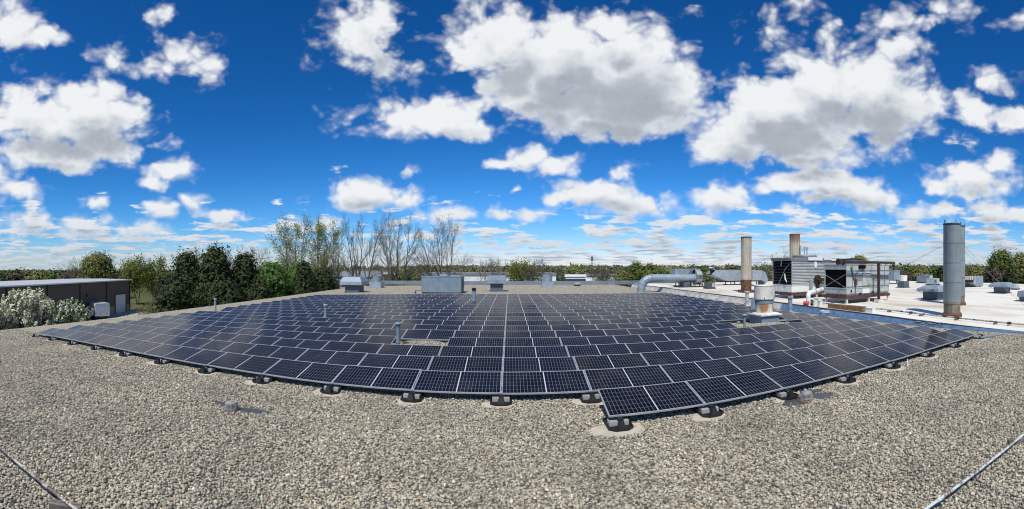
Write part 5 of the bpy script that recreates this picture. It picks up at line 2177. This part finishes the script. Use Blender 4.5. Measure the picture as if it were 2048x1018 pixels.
dense_tree(596, 66, 528, 620, 66, 27, 'round', 'leaf_maple', 'green round leafy tree under the leftmost tall tree', GG, 200, 55, .22)
dense_tree(608, 63, 524, 612, 46, 28, 'pine', 'leaf_pine', 'dark pointed evergreen among the bright green round trees', EG, 130, 55, .2)
dense_tree(645, 68, 540, 600, 52, 29, 'round', 'leaf_pine', 'dark brownish green shrub between the green trees and the left hooded vent', None, 130, 55, .2, name='shrub', cat='shrub')

# far left
LG = 'trees behind the brown building'
skeleton_tree(158, 128, 512, 70, 31, ROUND, 3, (8, 22), 'leaf_pale', 300, .14, 'bark', 'bare branching tree behind the brown building', LG, leaf_spread=.3)
dense_tree(196, 118, 508, 575, 76, 32, 'round', 'leaf_olive', 'broad olive green tree behind the brown building', LG, 190, 55, .32)
skeleton_tree(276, 98, 512, 56, 34, ROUND, 2, (6, 16), 'leaf_willow', 5200, .22, 'bark', 'yellow green willow right of the brown building', LG, leaf_spread=.7)
skeleton_tree(311, 96, 513, 44, 35, POPLAR, 2, (4, 10), 'leaf_willow', 3200, .2, 'bark', 'slender yellow green willow between the first willow and the pines', LG, leaf_spread=.55)
dense_tree(332, 90, 552, 612, 40, 36, 'round', 'leaf_pine', 'dark shrub mass between the willows and the leftmost pine', None, 120, 55, .24, name='shrub', cat='shrub')
for i, (px, ty, w, lf, kd, lab) in enumerate([(8, 553, 14, 'leaf_pine', 'pine', 'small dark conifer at the far left over the roof'), (47, 551, 15, 'leaf_pine', 'pine', 'small dark conifer, right one over the brown roof'),
                                              (30, 549, 44, 'leaf_brown', 'round', 'brownish bare tree between two small conifers'), (75, 541, 52, 'leaf_olive', 'round', 'olive tree over the left end of the brown roof'),
                                              (100, 546, 40, 'leaf_green', 'round', 'dark green low tree right of the olive tree at far left'), (128, 549, 36, 'leaf_brown', 'round', 'low brown tree just left of the bare branching tree')]):
    dense_tree(px, 170, ty, 590, w, 60 + i, kd, lf, lab, 'distant trees over the brown roof', 70, 45, .5)

# blossoming trees at the left roof edge
def blossom_tree(px, d, top_y, bot_y, w_px, seed, label, white=.5, n=190, leafm='leaf_green'):
    x, y = bear(px, d)
    z = land_z(x, y)
    r = empty('blossoming_tree', (x, y, z), 0, label, 'tree', 'white blossoming trees at the left roof edge')
    g = np.random.default_rng(seed)
    top = CAM_Z + (HZ - top_y) * d / FPX - z
    bot = CAM_Z + (HZ - bot_y) * d / FPX - z
    rx = w_px * d / FPX / 2
    shape = lambda u: math.sqrt(max(0.02, 1 - (2 * u - .8) ** 2 / 1.5))
    # upright sprays: each a cone of small leaves and flowers
    W, G, WN, GN = [], [], [], []
    segs = []
    rg = random.Random(seed)
    for i in range(n):
        u = g.uniform(0, 1)
        a = g.uniform(0, 2 * PI)
        q = shape(u) * math.sqrt(g.uniform(.1, 1))
        c = np.array([rx * q * math.cos(a), rx * q * math.sin(a) * .9, bot + (top - bot) * .86 * u])
        o = np.array([math.cos(a) * q * .6 + g.normal(0, .2), math.sin(a) * q * .6 + g.normal(0, .2), 1.0])
        o /= np.linalg.norm(o)
        L = g.uniform(.7, 1.5) * rx * .25
        m = 70
        t = g.uniform(0, 1, m)
        rad = .26 * (1 - .75 * t) * rx * .28
        P = c + o * (t * L)[:, None] + g.normal(0, 1, (m, 3)) * rad[:, None] * .6
        sel = g.uniform(0, 1, m) < white * g.uniform(.5, 1.3) * (1.15 if u > .3 else .8)
        W.append(P[sel])
        G.append(P[~sel])
        out = (P - (c + o * L * .5)) / (.2 * rx) + np.array([math.cos(a) * q, math.sin(a) * q, .5]) + g.normal(0, .4, P.shape)
        WN.append(out[sel])
        GN.append(out[~sel])
        segs.append((Vector(c * .75 - np.array([0, 0, .3])), Vector(c + o * L * .7), .03, .012))
    for i in range(9):
        a = 2 * PI * i / 9
        segs.append((Vector((0, 0, -.3)), Vector((rx * .45 * math.cos(a), rx * .45 * math.sin(a), bot + (top - bot) * .35)), .09, .05))
    limbs_to_mesh('trunk', segs, 'bark', r)
    leaves_to_mesh('crown', np.concatenate(G), .08, g, leafm, r, .6, 0, np.concatenate(GN))
    leaves_to_mesh('flowers', np.concatenate(W), .085, g, 'blossom', r, .9, 0, np.concatenate(WN))


blossom_tree(48, 34, 580, 690, 150, 41, 'large white blossoming tree at the left roof edge', .52, 340, 'leaf_willow')
blossom_tree(-30, 31, 590, 700, 120, 43, 'white blossoming tree cut off by the left picture edge', .50, 190, 'leaf_willow')
blossom_tree(136, 36, 604, 668, 112, 42, 'smaller half green blossoming tree in front of the white trailer', .34, 170, 'leaf_maple')

# low growth on the slope left of the roof
def undergrowth(name, spots, g, size, leaf, label, twig=True, zf=None):
    C, segs = [], []
    for (x, y, rr, hh, n) in spots:
        z = land_z(x, y)
        m = g.normal(0, 1, (n, 3))
        P = np.stack([x + m[:, 0] * rr * .5, y + m[:, 1] * rr * .5, z + np.abs(m[:, 2]) * hh * .42], 1)
        C.append(P)
        if twig:
            for _ in range(max(3, n // 14)):
                a = g.uniform(0, 2 * PI)
                q = rr * .5 * abs(g.normal())
                bx, by = x + q * math.cos(a), y + q * math.sin(a)
                h = hh * g.uniform(.5, 1.15)
                m1 = Vector((bx + g.normal(0, .15) * h, by + g.normal(0, .15) * h, z + h * .55))
                segs.append((Vector((bx, by, z)), m1, .03, .022))
                segs.append((m1, m1 + Vector((g.normal(0, .2) * h, g.normal(0, .2) * h, h * .45)), .022, .012))
                segs.append((m1, m1 + Vector((g.normal(0, .25) * h, g.normal(0, .25) * h, h * .35)), .02, .012))
    o = leaves_to_mesh(name, np.concatenate(C), size, g, leaf, None)
    tag(o, label, 'undergrowth', kind='stuff')
    if twig:
        o2 = limbs_to_mesh(name + '_stems', segs, 'twig', None)
        tag(o2, label.replace('brush', 'brush stems') if 'brush' in label else label + ' stems', 'undergrowth', kind='stuff')


g = np.random.default_rng(77)
sp = []
for i in range(90):
    px = g.uniform(290, 362)
    d = g.uniform(52, 88)
    x, y = bear(px, d)
    sp.append((x, y, g.uniform(1.5, 3.5), g.uniform(1.2, 2.6) * (1 if px > 300 else .6), 90))
undergrowth('brush', sp, g, .16, 'leaf_olive', 'olive brush on the slope between the lot and the pines')
sp = []
for i in range(110):
    px = g.uniform(640, 900)
    d = g.uniform(84, 112)
    x, y = bear(px, d)
    sp.append((x, y, g.uniform(2, 4.5), g.uniform(3.2, 7.0), 46))
undergrowth('scrub', sp, g, .17, 'leaf_brown', 'brown bare scrub under the tall trees behind the far parapet')
sp = []
for i in range(46):
    px = g.uniform(690, 870)
    d = g.uniform(84, 105)
    x, y = bear(px, d)
    sp.append((x, y, g.uniform(2, 4), g.uniform(4.5, 7.6), 80))
undergrowth('bushes', sp, g, .18, 'leaf_green', 'green bushes among the trunks of the tall trees', twig=False)

# middle distance, right of centre
MG = 'trees beyond the far parapet'
skeleton_tree(1042, 108, 519, 54, 51, ROUND, 3, (6, 18), 'leaf_willow', 3600, .2, 'bark', 'light green tree left of the bare one behind the drum vent', MG, leaf_spread=.6)
skeleton_tree(1072, 106, 515, 58, 52, ROUND, 4, (8, 22), 'leaf_brown', 500, .14, 'bark', 'bare multi stemmed tree left of the lone drum vent', MG, leaf_spread=.3)
skeleton_tree(966, 120, 517, 22, 53, POPLAR, 2, (2, 8), 'leaf_pale', 200, .14, 'bark_pale', 'slim bare sapling right of the tall trees, standing alone', MG)
skeleton_tree(988, 122, 514, 30, 54, POPLAR, 3, (2, 9), 'leaf_pale', 300, .14, 'bark_pale', 'slim bare sapling above the right hooded vent, left one', MG)
skeleton_tree(1004, 122, 514, 22, 55, POPLAR, 2, (2, 8), 'leaf_pale', 200, .14, 'bark_pale', 'slim bare sapling above the right hooded vent, right one', MG)
dense_tree(1150, 250, 531, 548, 26, 56, 'round', 'leaf_willow', 'bright yellow green round tree before the low white shed', MG, 70, 45, .55)
skeleton_tree(1196, 110, 527, 40, 57, ROUND, 3, (8, 20), 'leaf_brown', 300, .14, 'bark', 'low bare tree beside the radio mast', MG)
skeleton_tree(1214, 112, 530, 40, 58, ROUND, 3, (8, 20), 'leaf_olive', 700, .16, 'bark', 'low sparse tree right of the radio mast', MG)
dense_tree(1246, 100, 541, 575, 30, 59, 'round', 'leaf_olive', 'olive shrub left of the round duct elbow', MG, 80, 45, .25, name='shrub', cat='shrub')
dense_tree(1272, 96, 526, 575, 34, 66, 'other', 'leaf_green', 'green tree behind the round duct elbow, taller one', MG, 110, 50, .26)
dense_tree(1300, 94, 530, 575, 50, 67, 'round', 'leaf_green', 'dense green tree behind the round duct', MG, 130, 50, .26)
dense_tree(1345, 105, 536, 575, 62, 68, 'round', 'leaf_willow', 'yellowish bush behind the round duct and the blower', MG, 120, 50, .28, name='shrub', cat='shrub')
dense_tree(1404, 104, 536, 572, 34, 69, 'round', 'leaf_green', 'green tree right of the blower housing', MG, 90, 50, .26)
skeleton_tree(1556, 78, 503, 84, 70, ROUND, 3, (8, 22), 'leaf_spring', 1100, .13, 'bark', 'bare budding tree behind the ribbed cooling tower', MG, leaf_spread=.4)
skeleton_tree(1622, 82, 507, 60, 71, ROUND, 3, (8, 20), 'leaf_spring', 800, .13, 'bark', 'bare budding tree between the rear stack and the square tower', MG, leaf_spread=.4)
dense_tree(1718, 92, 510, 570, 46, 72, 'round', 'leaf_willow', 'yellow green tree showing above the square cooling tower', MG, 110, 50, .24)
dense_tree(1805, 88, 544, 575, 40, 73, 'round', 'leaf_brown', 'dark red brown shrub behind the white drum vent', MG, 90, 50, .24, name='shrub', cat='shrub')
for i, (px, ty, w, lf, kd, d, lab) in enumerate([(1835, 532, 56, 'leaf_olive', 'round', 110, 'olive green tree right of the red brown shrub'), (1868, 533, 46, 'leaf_green', 'round', 112, 'green tree left of the wide chimneys'),
                                                (1884, 534, 22, 'leaf_pine', 'pine', 100, 'dark conifer touching the left side of the wide chimneys'), (1950, 532, 62, 'leaf_olive', 'round', 115, 'rounded olive tree right of the wide chimneys'),
                                                (2002, 503, 58, 'leaf_green', 'round', 84, 'large green tree at the right, taller than its neighbours'), (2044, 508, 62, 'leaf_olive', 'round', 80, 'large olive tree cut off by the right picture edge'),
                                                (1992, 540, 40, 'leaf_brown', 'round', 78, 'dark brown shrub under the large green tree at right'), (2026, 545, 34, 'leaf_pine', 'round', 76, 'dark green shrub under the large olive tree at right')]):
    dense_tree(px, d, ty, 575, w, 80 + i, kd, lf, lab, MG, 150 if w > 50 else 90, 50, .26)


# ------------------------------------------------------------------ far woods, one mass to the horizon
def far_woods():
    m, k, b = new_mat('leaf_far')
    g_ = k.n('ShaderNodeNewGeometry')
    at = k.n('ShaderNodeAttribute')
    at.attribute_name = 'shade'
    f = k.m('ADD', k.m('MULTIPLY', at.outputs['Fac'], .8), k.m('MULTIPLY', g_.outputs['Random Per Island'], .22), clamp=True)
    c = k.ramp(f, [(0, (.030, .046, .028)), (.2, (.060, .078, .036)), (.4, (.10, .125, .045)), (.55, (.15, .165, .06)), (.7, (.13, .11, .075)), (.85, (.17, .145, .105)), (1, (.21, .22, .085))])
    k.put(b.inputs['Base Color'], c)
    b.inputs['Roughness'].default_value = .9
    b.inputs['Specular IOR Level'].default_value = .1
    g = np.random.default_rng(5)
    C, S, T = [], [], []
    n = 0
    while n < 5200:
        az = R(g.uniform(-76, 76))
        d = 150 * (1300 / 150) ** g.uniform(0, 1) ** .8
        x, y = d * math.sin(az), d * math.cos(az)
        # leave the near buildings clear
        a = math.degrees(az)
        if d < 190 and -16 < a < 18:
            continue
        if d < 165 and a < -45:
            continue
        z = land_z(x, y)
        h = g.uniform(5, 11) * (.75 if d < 250 else 1)
        w = h * g.uniform(.38, .6)
        m_ = int(np.clip(12000 / d, 16, 60))
        P = g.normal(0, 1, (m_, 3))
        P /= np.linalg.norm(P, axis=1)[:, None]
        P *= g.uniform(.55, 1.05, m_)[:, None]
        C.append(np.stack([x + P[:, 0] * w, y + P[:, 1] * w, z + h * .55 + P[:, 2] * h * .48], 1))
        S.append(np.full(m_, .36 + d / 560) * g.uniform(.6, 1.3, m_))
        T.append(np.full(m_, g.uniform(0, 1) ** 1.15))
        n += 1
    C, S, T = np.concatenate(C), np.concatenate(S), np.concatenate(T)
    NN = g.normal(0, .8, C.shape) + np.array([0, -.3, .8])
    o = leaves_to_mesh('far_woods', C, S, g, 'leaf_far', None, .75, 0, NN)
    at = o.data.attributes.new('shade', 'FLOAT', 'FACE')
    at.data.foreach_set('value', T.astype(np.float32))
    tag(o, 'mixed green and brown woods stretching to the horizon', 'woods', kind='stuff')


far_woods()

# ------------------------------------------------------------------ brown metal building, trailer
def ribbed_mat(name, col, col2, pitch, axis):
    m, k, b = new_mat(name)
    tc = k.n('ShaderNodeTexCoord').outputs['Object']
    s = k.sep(tc)
    f = k.m('FRACT', k.m('MULTIPLY', s[axis], 1.0 / pitch))
    rib = k.mapr(k.m('ABSOLUTE', k.m('SUBTRACT', f, .5)), .12, .2)
    n = k.noise(tc, .8, 5)
    c = k.mix(k.mapr(n, .3, .7, 0, .4), col, col2)
    k.put(b.inputs['Base Color'], c)
    b.inputs['Roughness'].default_value = .55
    bn = k.n('ShaderNodeBump', {'Height': rib, 'Strength': .8, 'Distance': .05})
    m.node_tree.links.new(bn.outputs[0], b.inputs['Normal'])


ribbed_mat('brown_siding', (.080, .066, .053), (.098, .082, .066), .30, 0)
ribbed_mat('pale_roofing', (.44, .45, .46), (.37, .38, .40), .60, 0)
ribbed_mat('trailer_side', (.72, .74, .76), (.66, .68, .70), .61, 0)


def brown_building():
    bx, by = bear(260, 82)
    ax, ay = bear(0, 53)
    z = -5.75
    ang = math.atan2(by - ay, bx - ax)       # x axis runs along the front, away from the viewer
    L = math.hypot(bx - ax, by - ay) + 26
    r = empty('metal_building', (bx, by, z), ang, 'long low brown metal building with pale roof at the left', 'building')
    H = CAM_Z - 24.0 * 82 / FPX - z
    D = 13.0
    w = MB()
    w.box(-L, 0, 0, D, 0, H)
    w.build('wall', 'brown_siding', r)
    ro = MB()
    rise = .10
    ro.add([(-L - .3, -.35, H - .0), (.25, -.35, H - .0), (.25, D / 2, H + rise), (-L - .3, D / 2, H + rise), (.25, D + .35, H), (-L - .3, D + .35, H)], [(0, 1, 2, 3), (3, 2, 4, 5)])
    ro.add([(0, 0, H - .02), (0, D, H - .02), (0, D / 2, H + rise - .05)], [(0, 1, 2)], 0)
    ro.build('roof', 'pale_roofing', r)
    e = MB()
    e.box(-L - .3, .28, -.42, -.33, H - .14, H + .05)
    e.build('eave_trim', 'white_metal', r)
    t = MB()
    for xx in (-.12, -9.2, -17.6, -26.0, -34.5, -43, -52):
        g_ = MB()
        g_.box(xx - .10, xx + .10, -.10, -.0, 0, H - .05)
        g_.build('downpipe', 'black_plastic', r)
    d = MB()
    d.box(-5.9, -2.0, -.06, .0, 0, 3.55)
    for i in range(8):
        d.box(-5.9, -2.0, -.075, -.06, .42 * i + .38, .42 * i + .41, 1)
    d.build('roller_door', ['white_metal', 'pale_metal'], r)
    f = MB()
    f.box(-6.1, -5.9, -.09, 0, 0, 3.7)
    f.box(-2.0, -1.8, -.09, 0, 0, 3.7)
    f.box(-5.9, -2.0, -.09, 0, 3.55, 3.75)
    f.build('door_frame', 'dark_metal', r)
    k = MB()
    k.box(-1.55, -.35, -.05, 0, 0, 1.5)
    k.box(-8.4, -6.3, -.05, 0, 0, 1.5)
    k.build('wainscot', 'label_tan', r, each=True)
    k = MB()
    k.box(-15.8, -15.4, -.25, 0, 3.9, 4.25)
    k.build('wall_light', 'dark_metal', r)


brown_building()


def trailer():
    d = 66
    x, y = -55.5, 36.4
    z = -5.75
    r = empty('box_trailer', (x, y, z), R(165), 'white box trailer parked before the brown building', 'trailer')
    w, h, L = 2.45, 2.65, 12.0
    b = MB()
    zb = CAM_Z - 98 * d / FPX - z
    top = CAM_Z - 73 * d / FPX - z
    b.box(0, L, -w / 2, w / 2, zb, top)
    b.build('body', 'trailer_side', r)
    c = MB()
    c.box(-.03, 0, -w / 2 + .08, -.03, zb + .12, top - .08)
    c.box(-.03, 0, .03, w / 2 - .08, zb + .12, top - .08)
    c.build('rear_door', 'white_metal', r, each=True)
    c = MB()
    for (yy, zz, s) in ((-.80, zb + .35, .11), (.3, zb + .38, .10), (-.9, top - .4, .08)):
        c.box(-.045, -.03, yy, yy + s * 1.4, zz, zz + s)
    c.build('decal', 'vent_dark', r, each=True)
    c = MB()
    c.box(-.03, L + .03, -w / 2 - .03, w / 2 + .03, top, top + .05)
    c.build('roof', 'pale_metal', r)
    for sx in (1.2, 2.4):
        for sy in (-w / 2 + .2, w / 2 - .2):
            k = MB()
            k.cyl((sx, sy - .14, .5), (sx, sy + .14, .5), .5, n=18)
            k.build('wheel', 'black_plastic', r)
    k = MB()
    k.box(.3, L, -.5, .5, zb - .3, zb)
    k.build('chassis', 'dark_metal', r)


trailer()


# ------------------------------------------------------------------ buildings in the distance
plain('white_wall', (.80, .79, .76), .8, 0, .08, .3)
plain('tan_wall', (.46, .41, .34), .8, 0, .1, .3)
plain('grey_roofing', (.20, .21, .23), .7, 0, .15, .3)
plain('dark_band', (.04, .04, .042), .5, 0, .2, .5)


def far_building(px0, px1, d, top_y, label, wall='white_wall', roof='grey_roofing', depth=20, band=None, parapet=.5, group='buildings in the distance', wins=0, roof_rise=0.0, doors=0):
    x0, y0 = bear(px0, d)
    x1, y1 = bear(px1, d)
    L = math.hypot(x1 - x0, y1 - y0)
    ang = math.atan2(y1 - y0, x1 - x0)
    z = min(land_z(x0, y0), land_z(x1, y1))
    H = CAM_Z + (HZ - top_y) * d / FPX - z
    r = empty('distant_building', (x0, y0, z), ang, label, 'building', group)
    b = MB()
    b.box(0, L, 0, depth, -1, H)
    b.build('wall', wall, r)
    b = MB()
    if roof_rise:
        b.add([(-.3, -.4, H - .05), (L + .3, -.4, H - .05), (L + .3, depth / 2, H + roof_rise), (-.3, depth / 2, H + roof_rise), (L + .3, depth + .4, H), (-.3, depth + .4, H)], [(0, 1, 2, 3), (3, 2, 4, 5)])
    else:
        b.box(-.2, L + .2, -.2, depth + .2, H - .02, H + parapet)
    b.build('roof', roof, r)
    for i in range(wins):
        xx = L * (i + .5) / wins
        k = MB()
        k.box(xx - L / wins * .32, xx + L / wins * .32, -.06, 0, H * .45, H * .8)
        k.build('window', 'dark_band', r)
    for i in range(doors):
        xx = L * (i + .5) / doors
        k = MB()
        k.box(xx - 1.6, xx + 1.6, -.06, 0, 0, 3.4)
        k.build('loading_door', 'vent_grey', r)
    if band:
        k = MB()
        k.box(-.05, L + .05, -.08, 0, H * band[0], H * band[1])
        k.build('window_band', 'dark_band', r)
    return r


far_building(846, 1112, 150, 551, 'long low white warehouse behind the air handler and hooded vent', parapet=1.0, depth=26, doors=9)
far_building(1166, 1246, 140, 553, 'long white walled building with a dark roof edge right of the white shed', parapet=.55, depth=22, doors=3)
r = far_building(1131, 1171, 92, 553.5, 'low white shed with a black window band behind the mushroom vent', roof='white_wall', parapet=.35, depth=9, band=(.78, .93))
k = MB()
k.add([(-4.5, 0, .0), (0, -.02, 0), (0, -.02, 5.6), (-4.2, 0, 4.2)], [(0, 1, 2, 3)])
k.add([(-4.5, 6, .0), (-4.2, 6, 4.2), (0, 6, 5.6), (0, 6, 0)], [(0, 1, 2, 3)])
k.add([(-4.2, 0, 4.2), (0, -.02, 5.6), (0, 6, 5.6), (-4.2, 6, 4.2)], [(0, 1, 2, 3)])
k.build('lean_to', 'white_wall', r)
far_building(664, 762, 132, 553, 'tan building with a grey roof behind the bare trees at left', wall='tan_wall', depth=18, roof_rise=1.6, wins=6)
far_building(690, 790, 205, 543, 'pale building far behind the bare trees', wall='white_wall', depth=20, parapet=.7, wins=8)
far_building(318, 366, 240, 549, 'grey building far behind the willows', wall='vent_grey', depth=24, parapet=.8, wins=5)
far_building(1332, 1352, 480, 532, 'small white house on the ridge behind the round duct', depth=12, roof_rise=1.2, wins=3)
far_building(1415, 1430, 430, 533, 'small white house on the ridge left of the rusty stack', depth=10, roof_rise=1.2, wins=2)
far_building(1437, 1449, 470, 533.5, 'tiny pale house on the ridge beside the rusty stack', depth=10, roof_rise=1.2, wins=2)
far_building(1128, 1157, 400, 536, 'pale flat roofed building in the woods left of the radio mast', wall='tan_wall', depth=16, wins=5)
far_building(1198, 1222, 380, 536, 'small pale building in the woods right of the radio mast', wall='tan_wall', depth=14, wins=4)
far_building(905, 930, 420, 538, 'small pale building in the woods above the air handler', wall='tan_wall', depth=14, wins=4)
far_building(1262, 1276, 500, 531.5, 'tiny tan house on the ridge left of the green trees', wall='tan_wall', depth=10, roof_rise=1.4, wins=2)


def radio_mast():
    d = 330
    x, y = bear(1184, d)
    z = land_z(x, y)
    H = CAM_Z + 22.5 * d / FPX - z
    r = empty('radio_mast', (x, y, z), 0, 'thin grey radio mast with antennas on the horizon', 'mast')
    b = MB()
    s = .55
    for i in range(3):
        a = 2 * PI * i / 3
        b.cyl((s * math.cos(a), s * math.sin(a), 0), (s * .8 * math.cos(a), s * .8 * math.sin(a), H), .10, n=5)
    n = 14
    for j in range(n):
        for i in range(3):
            a, c = 2 * PI * i / 3, 2 * PI * (i + 1) / 3
            b.cyl((s * .9 * math.cos(a), s * .9 * math.sin(a), H * j / n), (s * .9 * math.cos(c), s * .9 * math.sin(c), H * (j + 1) / n), .05, n=4)
    b.build('lattice', 'vent_dark', r)
    for zz in (H - .8, H - 2.6):
        for i in range(6):
            a = 2 * PI * i / 6
            k = MB()
            k.box(.75, .95, -.25, .25, zz - .8, zz + .5, 0, Matrix.Rotation(a, 4, 'Z'))
            k.build('antenna', 'vent_dark', r)


radio_mast()
